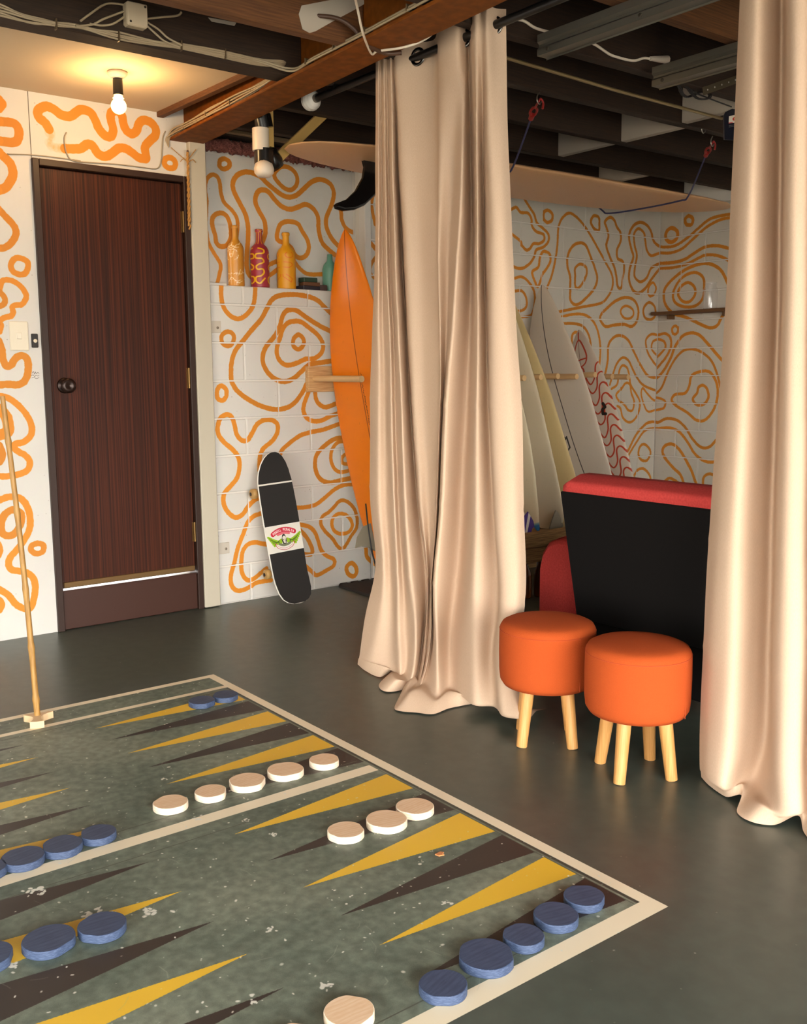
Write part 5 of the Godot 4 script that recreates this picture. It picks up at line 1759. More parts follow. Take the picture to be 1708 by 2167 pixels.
func build_pallet() -> void:
	var timber := mat("rough pallet timber", c8(150, 112, 66), 0.85)
	tri(timber, two_tone(256, 128, 141, 0.012, 0.09, c8(116, 82, 46), c8(164, 124, 76)), Vector3(1.0, 5, 5))
	var t := thing("pallet", "rough timber pallet under the surfboards behind the sofa arm", "pallet", Vector3(4.2, 0, -3.95))
	var y := 0.285
	for z in [-4.33, -4.20, -4.07, -3.94, -3.81, -3.68]:
		var b := Build.new()
		b.box(Vector3(4.28, y, z), Vector3(1.5, 0.022, 0.10), Basis(Vector3.UP, rng.randf_range(-0.004, 0.004)), 0.003)
		putw(t, "deck_board", b, timber)
	for q in [[3.65, 0.245], [3.65, 0.175]]:
		pass
	var fr := Build.new()
	fr.box(Vector3(4.28, 0.330, -3.625), Vector3(1.5, 0.075, 0.03), Basis.IDENTITY, 0.004)
	putw(t, "front_board", fr, timber)
	var fr2 := Build.new()
	fr2.box(Vector3(4.28, 0.245, -3.622), Vector3(1.5, 0.075, 0.03), Basis.IDENTITY, 0.004)
	putw(t, "front_board", fr2, timber)
	for x in [3.56, 4.28, 5.0]:
		for z in [-4.30, -3.70]:
			var p := Build.new()
			p.box(Vector3(x, 0.136, z), Vector3(0.09, 0.272, 0.09), Basis.IDENTITY, 0.004)
			putw(t, "block_foot", p, timber)
	# bottles stowed under it
	var amber := mat("amber glass", c8(96, 50, 14), 0.12)
	for i in 4:
		var b := Build.new()
		var x := 3.60 + 0.085 * (i + 0.9)
		b.lathe([Vector2(0.0001, 0.001), Vector2(0.030, 0.001), Vector2(0.032, 0.006), Vector2(0.032, 0.12), Vector2(0.026, 0.145), Vector2(0.013, 0.175), Vector2(0.012, 0.208), Vector2(0.0145, 0.21), Vector2(0.0145, 0.218), Vector2(0.0001, 0.218)], 18, Vector3(x, 0, -3.70 + 0.02 * (i % 2)))
		single("bottle", b, amber, "brown glass bottle stowed in shadow under the timber pallet", "bottle", "bottles under the pallet")

func build_mat() -> void:
	# foam tile with a jigsaw edge along the wall
	var o := PackedVector3Array()
	var x := 3.05
	o.append(Vector3(3.03, 0.001, -4.02))
	o.append(Vector3(3.052, 0.001, -4.56))
	while x < 3.40:
		o.append_array([Vector3(x + 0.03, 0.001, -4.55), Vector3(x + 0.02, 0.001, -4.578), Vector3(x + 0.07, 0.001, -4.578), Vector3(x + 0.06, 0.001, -4.55)])
		x += 0.075
	o.append(Vector3(3.5, 0.001, -4.55))
	o.append(Vector3(3.5, 0.001, -4.02))
	var b := Build.new()
	b.slab(o, Vector3(0, 0.014, 0))
	single("foam_mat", b, mat("charcoal foam", c8(44, 37, 34), 0.9), "charcoal foam floor mat with jigsaw edge lying along the wall under the orange surfboard", "mat")

# ---------------------------------------------------------------- small things
func build_bulb() -> void:
	var top := on_y(248, 152, 2.43)
	var t := thing("ceiling_lamp", "lit bare bulb in a black holder on the white ceiling", "lamp", top)
	var r := Build.new()
	r.lathe([Vector2(0.0001, 0.0), Vector2(0.040, 0.0), Vector2(0.040, -0.010), Vector2(0.030, -0.022), Vector2(0.016, -0.028), Vector2(0.0001, -0.028)], 28)
	put(t, "ceiling_rose", r, mat("rose plastic", c8(220, 208, 188), 0.5))
	var h := Build.new()
	h.lathe([Vector2(0.0001, -0.026), Vector2(0.018, -0.026), Vector2(0.020, -0.034), Vector2(0.0205, -0.085), Vector2(0.022, -0.092), Vector2(0.0001, -0.092)], 24)
	put(t, "holder", h, mat("black bakelite", c8(28, 26, 24), 0.35))
	var g := mat("bulb glow", c8(255, 226, 176), 0.4)
	g.emission_enabled = true
	g.emission = c8(255, 214, 150)
	g.emission_energy_multiplier = BULB_GLOW
	var b := Build.new()
	var prof := [Vector2(0.0001, -0.090), Vector2(0.017, -0.090), Vector2(0.019, -0.100)]
	for i in 11:
		var a := lerpf(0.42 * PI, -0.5 * PI, i / 10.0)
		prof.append(Vector2(maxf(0.0001, 0.032 * cos(a)) if i else 0.0235, -0.135 + 0.032 * sin(a)))
	b.lathe(prof, 24)
	put(t, "bulb", b, g)
	var l := OmniLight3D.new()
	l.name = "bulb_light"
	l.position = Vector3(0, -0.135, 0)
	l.light_color = Color(1.0, 0.80, 0.54)
	l.light_energy = BULB_LIGHT
	l.light_size = 0.028
	l.omni_range = 12.0
	l.omni_attenuation = 2.0
	l.shadow_enabled = true
	t.add_child(l)

func cable(pts: Array, r: float, m: Material, label: String, group := "", category := "cable") -> void:
	var b := Build.new()
	b.tube(curve3(pts, 8), r, 8)
	single("cable", b, m, label, category, group)

func build_cables() -> void:
	var grey := mat("grey cable sheath", c8(160, 142, 114), 0.5)
	var white := mat("white cable sheath", c8(222, 208, 188), 0.5)
	var black := mat("black cable sheath", c8(34, 30, 28), 0.5)
	# along the face of the joist, round its end and down the beam to the wall
	var zf := -3.470 + 0.0475
	var runs := [[0,90, 150,125, 330,150, 480,166, 680,226, 900,262, 1050,282, 1300,336, 1500,378], [0,60, 200,116, 430,156, 550,170, 700,206, 950,252, 1060,272, 1300,320, 1500,362], [0,25, 120,80, 250,112, 330,132, 470,158, 700,216, 900,254, 1060,280, 1300,328, 1500,370],
		[0,42, 160,98, 300,128, 420,140, 560,172, 700,190, 900,240, 1055,262, 1300,308, 1500,352], [0,74, 180,134, 330,142, 560,180, 720,216, 930,250, 1055,256, 1300,298, 1520,346]]
	var nest := [[-0.090, 2.327], [-0.087, 2.337], [-0.091, 2.346], [-0.081, 2.353], [-0.079, 2.331]]
	for i in 5:
		var pts := []
		var q: Array = runs[i]
		pts.append(on_z(-40, q[1] / 2.755 - 8, zf + 0.006))
		for k in q.size() / 2:
			pts.append(on_z(q[k * 2] / 2.755, q[k * 2 + 1] / 2.755, zf + 0.005 + 0.003 * (i % 2)))
		var o := i * 0.006
		var ex := beam_x(zf) - 0.085
		pts.append(Vector3(ex - 0.012 + o * 0.5, 2.356 + o * 0.9, zf + 0.004))
		pts.append(Vector3(ex + 0.001 + o * 0.4, 2.342 + o * 0.7, zf - 0.06))
		for z in [-3.62, -3.85, -4.1, -4.35, -4.52]:
			pts.append(Vector3(beam_x(z) + nest[i][0] + 0.004 * sin(z * 11 + i * 1.7), nest[i][1] + 0.003 * sin(z * 8 + i), z))
		pts.append(Vector3(beam_x(-4.58) - 0.100 + o * 0.5, 2.318, -4.575))
		pts.append(Vector3(beam_x(-4.58) - 0.104 + o * 0.5, 2.30 - i * 0.006, -4.582))
		cable(pts, 0.0036, grey, "grey cable clipped along the dark joist and down the steel beam", "cables along joist and beam")
	# two that run on along the beam over the camera
	for i in 2:
		var pts := [on_z(383, 96 - i * 3, zf + 0.008), on_z(470, 112 - i * 4, zf + 0.009), on_z(548, 131 - i * 4, zf + 0.010)]
		for z in [-3.36, -3.2, -2.9, -2.6, -2.2, -1.6]:
			pts.append(Vector3(beam_x(z) - 0.088 + i * 0.006, 2.328 + i * 0.010 + 0.002 * sin(z * 11), z))
		cable(pts, 0.0042, grey, "grey cable clipped to the flange of the steel beam towards the curtain", "cables on the beam flange")
	for z in [-4.4, -4.15, -3.9, -3.7, -3.25, -3.05, -2.85, -2.6, -2.4]:
		var b := Build.new()
		b.box(Vector3(beam_x(z) - 0.072, 2.337, z), Vector3(0.042, 0.022, 0.005), Basis.IDENTITY, 0.001)
		single("cable_clip", b, mat("dull tin", c8(120, 100, 74), 0.4, 0.7), "small metal clip over the cables on the beam flange", "clip", "cable clips on the beam")
	for q in [[325, 142], [690, 212], [1055, 268], [1310, 316]]:
		var b := Build.new()
		b.box(on_z(q[0] / 2.755, q[1] / 2.755, zf + 0.006), Vector3(0.005, 0.034, 0.020), Basis.IDENTITY, 0.001)
		single("cable_clip", b, mat("dull tin", Color.WHITE), "small metal clip over the cables on the joist face", "clip", "cable clips on the joist")
	# junction box
	var jp := on_z(286, 34, zf + 0.02)
	var jt := thing("junction_box", "small square pale junction box screwed to the dark joist", "junction box", jp)
	var jb := Build.new()
	jb.box(Vector3.ZERO, Vector3(0.075, 0.078, 0.040), Basis.IDENTITY, 0.006)
	put(jt, "box", jb, mat("junction box plastic", c8(190, 172, 144), 0.45))
	var jl := Build.new()
	jl.box(Vector3(0, 0, 0.021), Vector3(0.071, 0.074, 0.006), Basis.IDENTITY, 0.003)
	var lid := put(jt, "lid", jl, mat("junction box lid", c8(200, 182, 154), 0.4))
	for s in [Vector3(-0.027, -0.028, 0.0245), Vector3(0.027, 0.028, 0.0245)]:
		var sb := Build.new()
		sb.lathe([Vector2(0.004, -0.001), Vector2(0.004, 0.001), Vector2(0.0001, 0.0012)], 10, s, Basis(Vector3.RIGHT, PI / 2))
		put(lid, "screw", sb, mat("dark screw", c8(70, 60, 50), 0.4, 0.8))
	for q in [[262, 10, 225, 8, 190, 30, 170, 45], [262, 24, 220, 40, 195, 52, 160, 55], [262, 36, 240, 50, 215, 54, 190, 50], [306, 44, 335, 62, 355, 80, 385, 96], [306, 50, 330, 72, 350, 88, 380, 99], [308, 40, 345, 36, 375, 33, 384, 26]]:
		var pts := []
		for k in q.size() / 2:
			pts.append(on_z(q[k * 2], q[k * 2 + 1], zf + 0.014))
		cable(pts, 0.0038, grey, "short grey cable running into the square junction box", "cables at the junction box")
	# white cable looping under the beam, dark hose beside it
	cable([on_y(748, -20, 2.36), on_y(757, 20, 2.35), on_y(768, 70, 2.31), on_y(786, 113, 2.305), on_y(800, 108, 2.306), on_y(850, 101, 2.30), on_y(890, 88, 2.315), on_y(918, 68, 2.34), on_y(940, 30, 2.36)], 0.0042, white, "loose white cable looping below the steel beam by the curtain", "")
	cable([on_y(490, 2, 2.40), on_y(560, 12, 2.40), on_y(640, 30, 2.40), on_y(710, 38, 2.39), on_y(748, 60, 2.36), on_y(775, 92, 2.315), on_y(815, 112, 2.302), on_y(850, 112, 2.302)], 0.0075, mat("brown hose", c8(74, 48, 32), 0.5), "brown flexible conduit crossing from joist to beam", "")
	# plug lead over the bay
	var pl := thing("power_lead", "white power lead with a plug lying along the bay joist", "cable", on_z(1300, 100, -2.66))
	var lb := Build.new()
	var lp := []
	for q in [[1060, 38], [1086, 40], [1110, 45], [1135, 60], [1180, 72], [1220, 82], [1240, 86], [1262, 96], [1290, 115], [1310, 122], [1330, 127], [1345, 128], [1362, 123], [1374, 124]]:
		lp.append(on_z(q[0], q[1], -2.655))
	lb.tube(curve3(lp, 6), 0.0052, 8)
	putw(pl, "cord", lb, white)
	var pg := Build.new()
	var a: Vector3 = on_z(1376, 124, -2.655)
	var e: Vector3 = on_z(1412, 126, -2.655)
	pg.tube([a, a.lerp(e, 0.25), a.lerp(e, 0.6), e], 0.008, 10, true, 0.016)
	putw(pl, "plug", pg, white)
	# coil of thin cable hanging at the bay joist
	var pts := []
	for i in 90:
		var k := i / 89.0
		var a2 := k * TAU * 3.0
		pts.append(on_z(1470 + 34 * sin(a2) + 3 * sin(a2 * 3.3), 194 + 14 * sin(a2 * 2 + 0.6) + 8 * sin(a2) + 2 * cos(a2 * 5), -2.70 + 0.01 * cos(a2)))
	var cb := Build.new()
	cb.tube(pts, 0.0032, 6)
	cb.tube(curve3([on_z(1432, 158, -2.70), on_z(1446, 172, -2.70), on_z(1470, 195, -2.70), on_z(1500, 208, -2.70), on_z(1548, 226, -2.70)]), 0.003, 6)
	single("cable_coil", cb, black, "small coil of dark cable hanging from the bay joist", "cable")

func channel(pts: Array, label: String) -> void:
	# galvanised C section along z, open towards the room
	var p0: Vector3 = pts[0]
	var l: float = pts[1]
	var t := thing("metal_channel", label, "metal channel", p0, "galvanised channels")
	var rows := []
	for z in [0.0, l]:
		var row := PackedVector3Array()
		for q in [[0.046, -0.006], [0.046, 0.0], [0.0, 0.0], [0.0, 0.022], [0.010, 0.030], [0.010, 0.038], [0.0, 0.046], [0.0, 0.070], [0.046, 0.070], [0.046, 0.062]]:
			row.append(Vector3(q[0] - 0.023, q[1], z))
		rows.append(row)
	var b := Build.new()
	for i in rows[0].size() - 1:
		b.quad(rows[0][i], rows[0][i + 1], rows[1][i + 1], rows[1][i])
		var o := Vector3(0.0015, 0.0012, 0)
		b.quad(rows[0][i] + o, rows[1][i] + o, rows[1][i + 1] + o, rows[0][i + 1] + o)
		b.quad(rows[0][i], rows[0][i] + o, rows[0][i + 1] + o, rows[0][i + 1])
	put(t, "section", b, mat("galvanised steel", c8(132, 128, 118), 0.42, 0.85))
	for z in [0.05, 0.45]:
		var h := Build.new()
		h.lathe([Vector2(0.0001, 0.0), Vector2(0.007, 0.0), Vector2(0.006, 0.003), Vector2(0.0001, 0.003)], 14, Vector3(-0.0235, 0.013, z), Basis(Vector3.BACK, PI / 2))
		put(t, "bolt", h, mat("dull bolt", c8(90, 84, 74), 0.4, 0.8))

func build_overhead() -> void:
	channel([Vector3(2.62, 2.288, -2.585), 2.3], "long galvanised channel under the joists beside the curtain rod")
	channel([Vector3(3.245, 2.288, -2.585), 2.3], "galvanised channel under the joists further into the bay")
	# thin galvanised pipe across the bay
	var b := Build.new()
	b.tube([on_y(1040, 113, 2.352), on_y(1300, 190, 2.352), on_y(1528, 251, 2.352)], 0.007, 10)
	single("conduit_pipe", b, mat("dull pipe", c8(150, 128, 88), 0.4, 0.6), "thin metal pipe running along under a dark joist of the bay", "pipe")
	# perforated strap, hook, navy tag
	var sp := thing("steel_strap", "perforated steel strap nailed to the bay joist by the curtain", "strap", on_z(1520, 175, -2.66))
	var sb := Build.new()
	var p := on_z(1497, 190, -2.662)
	var q := on_z(1570, 164, -2.662)
	sb.box((p + q) / 2, Vector3(p.distance_to(q) + 0.06, 0.032, 0.003), Basis(Vector3.BACK, atan2(q.y - p.y, q.x - p.x)), 0.0)
	putw(sp, "strip", sb, mat("old steel", c8(110, 98, 78), 0.45, 0.7))
	for k in 6:
		var h := Build.new()
		h.lathe([Vector2(0.004, 0.0), Vector2(0.003, 0.002), Vector2(0.0001, 0.002)], 10, p.lerp(q, k / 5.0) + Vector3(0, 0, 0.002), Basis(Vector3.RIGHT, PI / 2))
		putw(sp, "nail", h, mat("zinc steel", Color.WHITE))
	var hk := Build.new()
	var hp := on_z(1486, 262, -3.1)
	hk.tube(curve3([hp + Vector3(0, 0.03, 0), hp + Vector3(-0.004, -0.02, 0), hp + Vector3(0.010, -0.042, 0), hp + Vector3(0.026, -0.030, 0), hp + Vector3(0.032, -0.008, 0)]), 0.0028, 8)
	single("screw_hook", hk, mat("zinc steel", Color.WHITE), "empty bright steel hook screwed under the bay joist", "hook")
	var tagp := thing("hanging_tag", "navy label tag with a small white and red print hanging by the curtain", "tag", on_z(1560, 262, -2.72))
	var o := PackedVector3Array()
	for r in [[1530, 246], [1535, 237], [1547, 231], [1562, 233], [1572, 240], [1572, 298], [1531, 296]]:
		o.append(on_z(r[0], r[1], -2.72))
	var tb := Build.new()
	tb.slab(o, Vector3(0, 0, 0.006))
	putw(tagp, "card", tb, mat("navy plastic", c8(16, 18, 34), 0.4))
	var im := Image.create_empty(128, 128, false, Image.FORMAT_RGBA8)
	im.fill(c8(226, 214, 196))
	wiggle(im, [84, 40, 60, 34, 44, 56, 52, 84, 84, 84], false, 8.0, c8(190, 60, 30))
	draw_line(im, [Vector2(0, 118), Vector2(30, 124)], 12.0, c8(196, 70, 70))
	var pr := Build.new()
	var c := [on_z(1543, 246, -2.713), on_z(1572, 239, -2.713), on_z(1570, 256, -2.713), on_z(1542, 262, -2.713)]
	pr.quad(c[0], c[1], c[2], c[3], Vector2(0, 0), Vector2(1, 0), Vector2(1, 1), Vector2(0, 1))
	putw(tagp, "print", pr, textured("tag print", im, 0.5), "white patch with a red letter C")
	for y in [266, 269]:
		var ln := Build.new()
		var a := on_z(1543, y, -2.7135)
		var e := on_z(1556, y - 2.5, -2.7135)
		ln.tube([a, e], 0.001, 5)
		putw(tagp, "text_line", ln, mat("faint print", c8(120, 116, 112), 0.6))
	# taped timber bracket below the joists
	var bt := thing("board_bracket", "timber bracket padded with black and white tape hanging below the joists", "bracket", on_z(570, 300, -4.02))
	var z := -4.02
	var Q := func(x: float, y: float, zz := -4.02) -> Vector3: return on_z(520 + x / 8.54, 220 + y / 8.54, zz)
	var yl := mat("yellowed timber", c8(186, 150, 84), 0.6)
	var blk := mat("black tape", c8(20, 18, 17), 0.25)
	var wht := mat("white tape", c8(226, 208, 186), 0.35)
	var up := Build.new()
	var a1: Vector3 = Q.call(395, -60)
	var a2: Vector3 = Q.call(405, 1000)
	up.box((a1 + a2) / 2, Vector3(0.036, a1.distance_to(a2), 0.045), Basis.IDENTITY, 0.002)
	putw(bt, "upright", up, yl)
	var di := Build.new()
	var d1: Vector3 = Q.call(600, 960)
	var d2: Vector3 = Q.call(1400, 190)
	di.box((d1 + d2) / 2, Vector3(d1.distance_to(d2) + 0.06, 0.044, 0.022), Basis(Vector3.BACK, atan2(d2.y - d1.y, d2.x - d1.x)), 0.002)
	putw(bt, "brace", di, yl)
	for s in [[290, 200, 340, 440, 0.040, blk], [268, 445, 275, 850, 0.037, wht], [330, 820, 335, 1090, 0.044, blk]]:
		var w := Build.new()
		var s1: Vector3 = Q.call(s[0], s[1], -4.0)
		var s2: Vector3 = Q.call(s[2], s[3], -4.0)
		w.tube([s1, s1.lerp(s2, 0.06), s1.lerp(s2, 0.5), s1.lerp(s2, 0.94), s2], s[4], 18)
		putw(bt, "tape_wrap", w, s[5])
	var w2 := Build.new()
	var k1: Vector3 = Q.call(480, 1000, -4.01)
	w2.lathe([Vector2(0.0001, -0.052), Vector2(0.03, -0.046), Vector2(0.042, -0.02), Vector2(0.042, 0.03), Vector2(0.025, 0.05), Vector2(0.0001, 0.052)], 14, k1, Basis(Vector3.BACK, 0.7))
	putw(bt, "tape_wrap", w2, blk)
	var w3 := Build.new()
	var k2: Vector3 = Q.call(330, 1175, -3.98)
	w3.lathe([Vector2(0.0001, -0.036), Vector2(0.030, -0.034), Vector2(0.043, -0.020), Vector2(0.045, 0.0), Vector2(0.038, 0.022), Vector2(0.018, 0.036), Vector2(0.0001, 0.037)], 9, k2)
	putw(bt, "end_pad", w3, wht)

func bottle(label: String, px: float, base_y: float, top_y: float, wide: float, im: Image, rough: float, called: String) -> void:
	var at := on_z(px, base_y, -4.645)
	at.y = 1.642
	var h := metres(at, base_y - top_y)
	var r := metres(at, wide) / 2
	var t := thing("painted_bottle", label, "bottle", at, "painted bottles on the ledge")
	var prof := [Vector2(0.0001, 0.0), Vector2(r * 0.94, 0.0), Vector2(r, 0.006), Vector2(r, h * 0.60), Vector2(r * 0.97, h * 0.645), Vector2(r * 0.80, h * 0.70), Vector2(r * 0.52, h * 0.745), Vector2(r * 0.37, h * 0.79), Vector2(r * 0.345, h * 0.85), Vector2(r * 0.34, h * 0.955)]
	var b := Build.new()
	b.lathe(prof, 36)
	for i in prof.size():          # wrap the print: u once round, v up the bottle
		for j in 36:
			b.t[i * 36 + j] = Vector2(absf(fposmod(float(j) / 36 + 0.5, 1.0) * 2 - 1), 1.0 - prof[i].y / h)
	put(t, "body", b, textured(called, im, rough))
	var n := Build.new()
	n.lathe([Vector2(r * 0.37, h * 0.945), Vector2(r * 0.42, h * 0.955), Vector2(r * 0.42, h * 0.985), Vector2(r * 0.37, h * 1.0), Vector2(r * 0.26, h * 1.0), Vector2(r * 0.26, h * 0.96)], 24)
	put(t, "lip", n, textured(called, im, rough))
	t.rotation.y = 0.5

func build_bottles() -> void:
	var w := 192
	var h := 512
	var gold := Image.create_empty(w, h, false, Image.FORMAT_RGBA8)
	gold.fill(c8(196, 132, 40))
	for i in 26:
		var p := Vector2(rng.randf() * w, h * 0.22 + rng.randf() * h * 0.76)
		var l := [p]
		var d := Vector2.from_angle(rng.randf() * TAU)
		for k in 4:
			d = d.rotated(rng.randf_range(-0.8, 0.8))
			l.append(l[-1] + d * 13)
		draw_line(gold, l, 2.0, c8(232, 206, 168))
		draw_line(gold, [l[2], l[2] + d.rotated(1.2) * 14], 1.5, c8(232, 206, 168))
	var mag := Image.create_empty(w, h, false, Image.FORMAT_RGBA8)
	mag.fill(c8(156, 44, 58))
	var yl := c8(228, 172, 24)
	for k in 2:
		var x := 28.0 + k * 92
		wiggle(mag, [x + 46, 170, x + 10, 186, x + 14, 214, x + 60, 222, x + 62, 256, x + 22, 262, x + 12, 292, x + 46, 312, x + 62, 330, x + 52, 354, x + 20, 352, x + 10, 380, x + 30, 410, x + 62, 420, x + 66, 456, x + 40, 476, x + 20, 452, x + 4, 430], false, 6.0, yl)
	mag.fill_rect(Rect2i(0, 0, w, 30), c8(190, 120, 40))
	for x in [20, 70, 120, 170]:
		draw_line(mag, [Vector2(x, 10), Vector2(x + 4, 130)], 6.0, c8(216, 150, 30))
	var yel := Image.create_empty(w, h, false, Image.FORMAT_RGBA8)
	yel.fill(c8(222, 154, 22))
	var orr := c8(220, 106, 24)
	for k in 2:
		var x := 14.0 + k * 92
		wiggle(yel, [x + 20, 180, x + 6, 200, x + 14, 226, x + 44, 230, x + 60, 208, x + 50, 184], false, 2.5, orr)
		wiggle(yel, [x + 70, 270, x + 26, 276, x + 12, 296, x + 34, 318, x + 72, 316], false, 2.5, orr)
		draw_line(yel, [Vector2(x + 56, 380), Vector2(x + 14, 420), Vector2(x + 22, 452), Vector2(x + 76, 400), Vector2(x + 78, 380)], 2.5, orr)
	bottle("gold bottle painted with pale coral branches at the left end of the ledge".replace(" at the left end of the ledge", " on the ledge"), 500.5, 601, 475, 34.5, gold, 0.35, "gold bottle paint")
	bottle("magenta bottle painted with thick yellow wiggles on the ledge", 551, 606, 485, 39.5, mag, 0.4, "magenta bottle paint")
	bottle("yellow bottle painted with orange outlines on the ledge", 607, 607, 490, 39.5, yel, 0.45, "yellow bottle paint")
	# teal bottle half hidden behind the orange board, small boxes beside it
	var tp := on_z(699, 607, -4.64)
	var b := Build.new()
	b.lathe([Vector2(0.0001, 0.0), Vector2(0.040, 0.0), Vector2(0.042, 0.006), Vector2(0.042, 0.12), Vector2(0.034, 0.145), Vector2(0.016, 0.165), Vector2(0.014, 0.20), Vector2(0.0001, 0.20)], 24, Vector3(tp.x, 1.642, tp.z))
	single("bottle", b, mat("teal paint", c8(96, 150, 130), 0.4), "teal bottle half hidden behind the orange surfboard's edge", "bottle")
	var boxes := [[652, 601, 0.115, 0.022, 0.07, 0.1, c8(44, 38, 46), "flat dark box at the bottom of the small stack on the ledge"], [676, 603, 0.07, 0.03, 0.06, -0.2, c8(70, 50, 44), "small brown box beside the stack on the ledge"],
		[655, 592, 0.10, 0.020, 0.06, -0.08, c8(98, 62, 36), "brown flat box in the middle of the small stack"], [652, 584, 0.09, 0.024, 0.055, 0.05, c8(40, 64, 48), "dark green box with pale label on top of the stack"]]
	var y := 1.642
	for i in 4:
		var q: Array = boxes[i]
		var p := on_z(q[0], 600, -4.63)
		var base := 1.642 if i == 1 else y
		var bb := Build.new()
		bb.box(Vector3(p.x, base + q[3] / 2, -4.63), Vector3(q[2], q[3], q[4]), Basis(Vector3.UP, q[5]), 0.003)
		single("small_box", bb, mat("box card %d" % i, q[6], 0.6), q[7], "box", "small boxes on the ledge")
		if i != 1:
			y += q[3]
	# narrow shelf on the side wall
	var sh := thing("wall_shelf", "narrow brown timber shelf on the side wall of the surfboard bay", "shelf", Vector3(SIDE, 1.6, -4.3))
	var sb := Build.new()
	sb.box(Vector3(SIDE - 0.055, 1.598, -4.21), Vector3(0.11, 0.022, 0.72), Basis.IDENTITY, 0.003)
	putw(sh, "board", sb, mat("shelf timber", c8(104, 70, 40), 0.6))
	for z in [-4.45, -4.0]:
		var br := Build.new()
		br.box(Vector3(SIDE - 0.035, 1.572, z), Vector3(0.07, 0.03, 0.018), Basis.IDENTITY, 0.002)
		putw(sh, "bracket", br, mat("shelf timber", Color.WHITE))
	# clear glass jar on it
	var gj := Build.new()
	var gp := on_x(1503, 650, SIDE - 0.06)
	gj.lathe([Vector2(0.0001, 0.0), Vector2(0.045, 0.0), Vector2(0.048, 0.006), Vector2(0.048, 0.13), Vector2(0.038, 0.15), Vector2(0.038, 0.17), Vector2(0.041, 0.17), Vector2(0.041, 0.176)], 28, Vector3(gp.x, 1.609, gp.z))
	var glass := mat("clear glass", Color(0.95, 0.95, 0.93, 0.12), 0.06)
	glass.transparency = BaseMaterial3D.TRANSPARENCY_ALPHA
	single("glass_jar", gj, glass, "clear glass jar standing on the narrow side wall shelf", "jar")

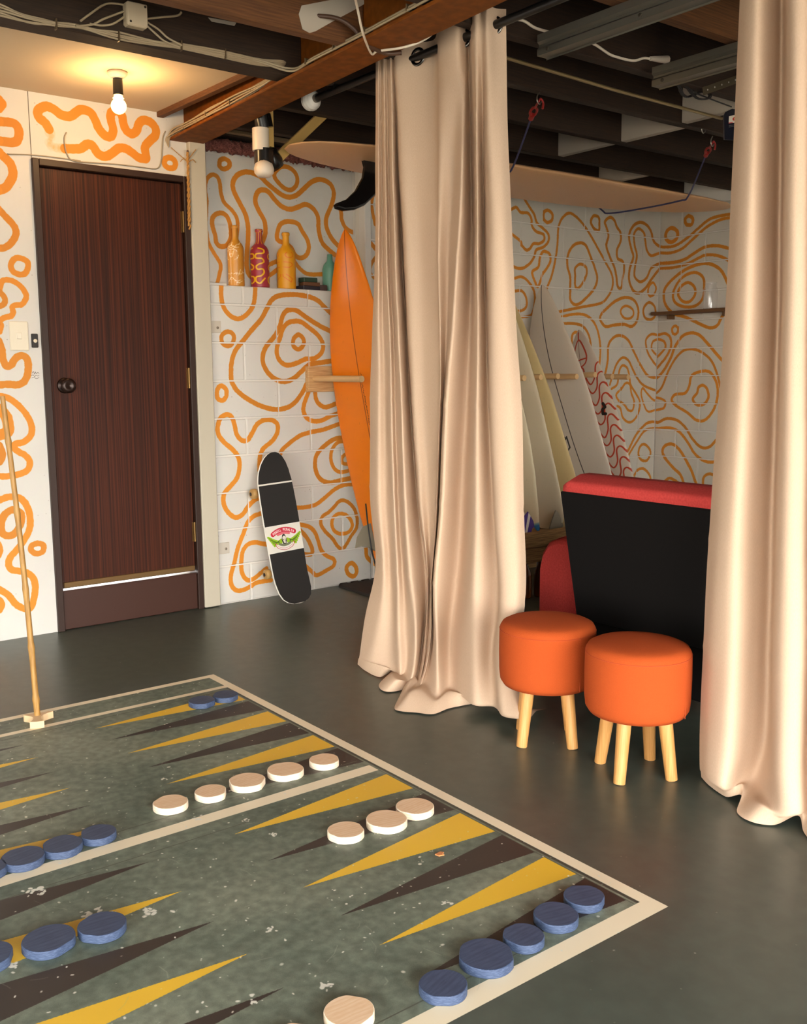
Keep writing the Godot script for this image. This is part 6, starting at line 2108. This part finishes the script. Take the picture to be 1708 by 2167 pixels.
func build_wall_bits() -> void:
	# light switch, bell push, scribble
	var sp := on_z(39.5, 711, BACK)
	var t := thing("light_switch", "flat white light switch plate beside the door", "light switch", sp)
	var b := Build.new()
	b.box(Vector3(0, 0, 0.004), Vector3(0.082, 0.128, 0.008), Basis.IDENTITY, 0.003)
	put(t, "plate", b, mat("switch plate", c8(224, 214, 192), 0.4))
	var r := Build.new()
	r.box(Vector3(0.0, 0.0, 0.009), Vector3(0.022, 0.028, 0.006), Basis(Vector3.RIGHT, 0.12), 0.002)
	put(t, "rocker", r, mat("switch rocker", c8(230, 220, 200), 0.35))
	var dp := on_z(72.5, 721, BACK)
	var d := thing("bell_push", "small black bell push with round white button by the door frame", "bell push", dp)
	var db := Build.new()
	db.box(Vector3(0, 0, 0.006), Vector3(0.029, 0.062, 0.012), Basis.IDENTITY, 0.003)
	put(d, "body", db, mat("black bell plastic", c8(30, 27, 25), 0.4))
	var du := Build.new()
	du.lathe([Vector2(0.0085, 0.0), Vector2(0.008, 0.003), Vector2(0.0001, 0.004)], 18, Vector3(0.001, -0.001, 0.012), Basis(Vector3.RIGHT, PI / 2))
	put(d, "button", du, mat("button white", c8(222, 210, 186), 0.35))
	var wr := thing("wall_writing", "tiny dark handwriting on the white wall beside the door frame", "writing", on_z(75, 795, BACK))
	var ink := mat("pencil", c8(84, 72, 62), 0.8)
	for q in [[68, 790, 71, 786, 73, 792, 75, 787, 77, 791, 80, 788, 83, 791], [66, 796, 70, 793, 73, 797, 76, 794, 80, 796, 83, 794], [67, 800, 72, 799, 77, 801, 83, 799]]:
		var pts := []
		for k in q.size() / 2:
			pts.append(on_z(q[k * 2], q[k * 2 + 1], BACK + 0.0006))
		var lb := Build.new()
		lb.tube(curve3(pts, 5), 0.0009, 5)
		putw(wr, "line", lb, ink)
	# metal tabs on the blocks
	for q in [[454, 692, 22, 25, "grey metal tab fixed to the blocks high beside the white post"], [472, 1160, 22, 24, "grey metal tab fixed to the blocks low beside the white post"]]:
		var p := on_z(q[0], q[1], BACK)
		var mt := thing("metal_tab", q[4], "bracket", p, "metal tabs on the blocks")
		var mb := Build.new()
		mb.box(Vector3(0, 0, 0.004), Vector3(metres(p, q[2]) * 1.25, metres(p, q[3]), 0.006), Basis.IDENTITY, 0.001)
		put(mt, "plate", mb, mat("painted tab", c8(192, 182, 166), 0.5))
		var ms := Build.new()
		ms.lathe([Vector2(0.007, 0.0), Vector2(0.006, 0.003), Vector2(0.0001, 0.003)], 12, Vector3(0.014, -0.004, 0.007), Basis(Vector3.RIGHT, PI / 2))
		put(mt, "screw", ms, mat("tab screw", c8(130, 118, 104), 0.4, 0.5))
	# wires over the door
	var wire := mat("thin grey wire", c8(150, 138, 118), 0.5)
	var z := BACK + 0.005
	var Q := func(x: float, y: float) -> Vector3: return on_z(x / 2.755, y / 2.755, z)
	cable([Q.call(45, 895), Q.call(60, 899), Q.call(180, 903), Q.call(300, 915), Q.call(400, 928), Q.call(470, 938)], 0.0026, wire, "thin grey wire tacked from the wall hole towards the door head", "")
	cable([Q.call(388, 772), Q.call(376, 800), Q.call(378, 850), Q.call(392, 900), Q.call(430, 938), Q.call(560, 950), Q.call(680, 958), Q.call(800, 972), Q.call(890, 984), Q.call(925, 976), Q.call(940, 930), Q.call(945, 860), Q.call(950, 800), Q.call(965, 765)], 0.0030, wire, "thin grey wire looping over the door head up to the beam", "")
	# frayed cord hanging from a nail on the post
	var rp := on_z(399, 330, BACK + 0.035)
	var ct := thing("straw_rope", "frayed yellow rope tied to a nail and hanging beside the door", "rope", rp)
	var cord := mat("straw cord", c8(184, 134, 66), 0.9)
	tri(cord, two_tone(64, 64, 151, 0.2, 0.2, c8(140, 92, 40), c8(208, 160, 88)), Vector3(24, 24, 24))
	for k in 3:
		var pts := []
		for i in 24:
			var s := i / 23.0
			var p := on_z(lerpf(397, 401, s), lerpf(322, 486 - k * 8, s), BACK + 0.040)
			p += Vector3(cos(s * 40 + k * 2.1), 0, sin(s * 40 + k * 2.1)) * (0.004 + 0.002 * s)
			pts.append(p)
		var cb := Build.new()
		cb.tube(pts, 0.0042, 6)
		putw(ct, "strand", cb, cord)
	for q in [[396, 342, 388, 336, 382, 342], [398, 344, 408, 338, 414, 344], [398, 338, 408, 325, 415, 316], [396, 340, 380, 328, 362, 312]]:
		var eb := Build.new()
		var pts := []
		for k in 3:
			pts.append(on_z(q[k * 2], q[k * 2 + 1], BACK + 0.040))
		eb.tube(curve3(pts, 5), 0.002, 5)
		putw(ct, "frayed_end", eb, cord)
	var nb := Build.new()
	nb.tube([on_z(396, 320, BACK + 0.005), on_z(397, 319, BACK + 0.05)], 0.004, 8)
	putw(ct, "nail", nb, mat("rust nail", c8(86, 56, 40), 0.6, 0.5))
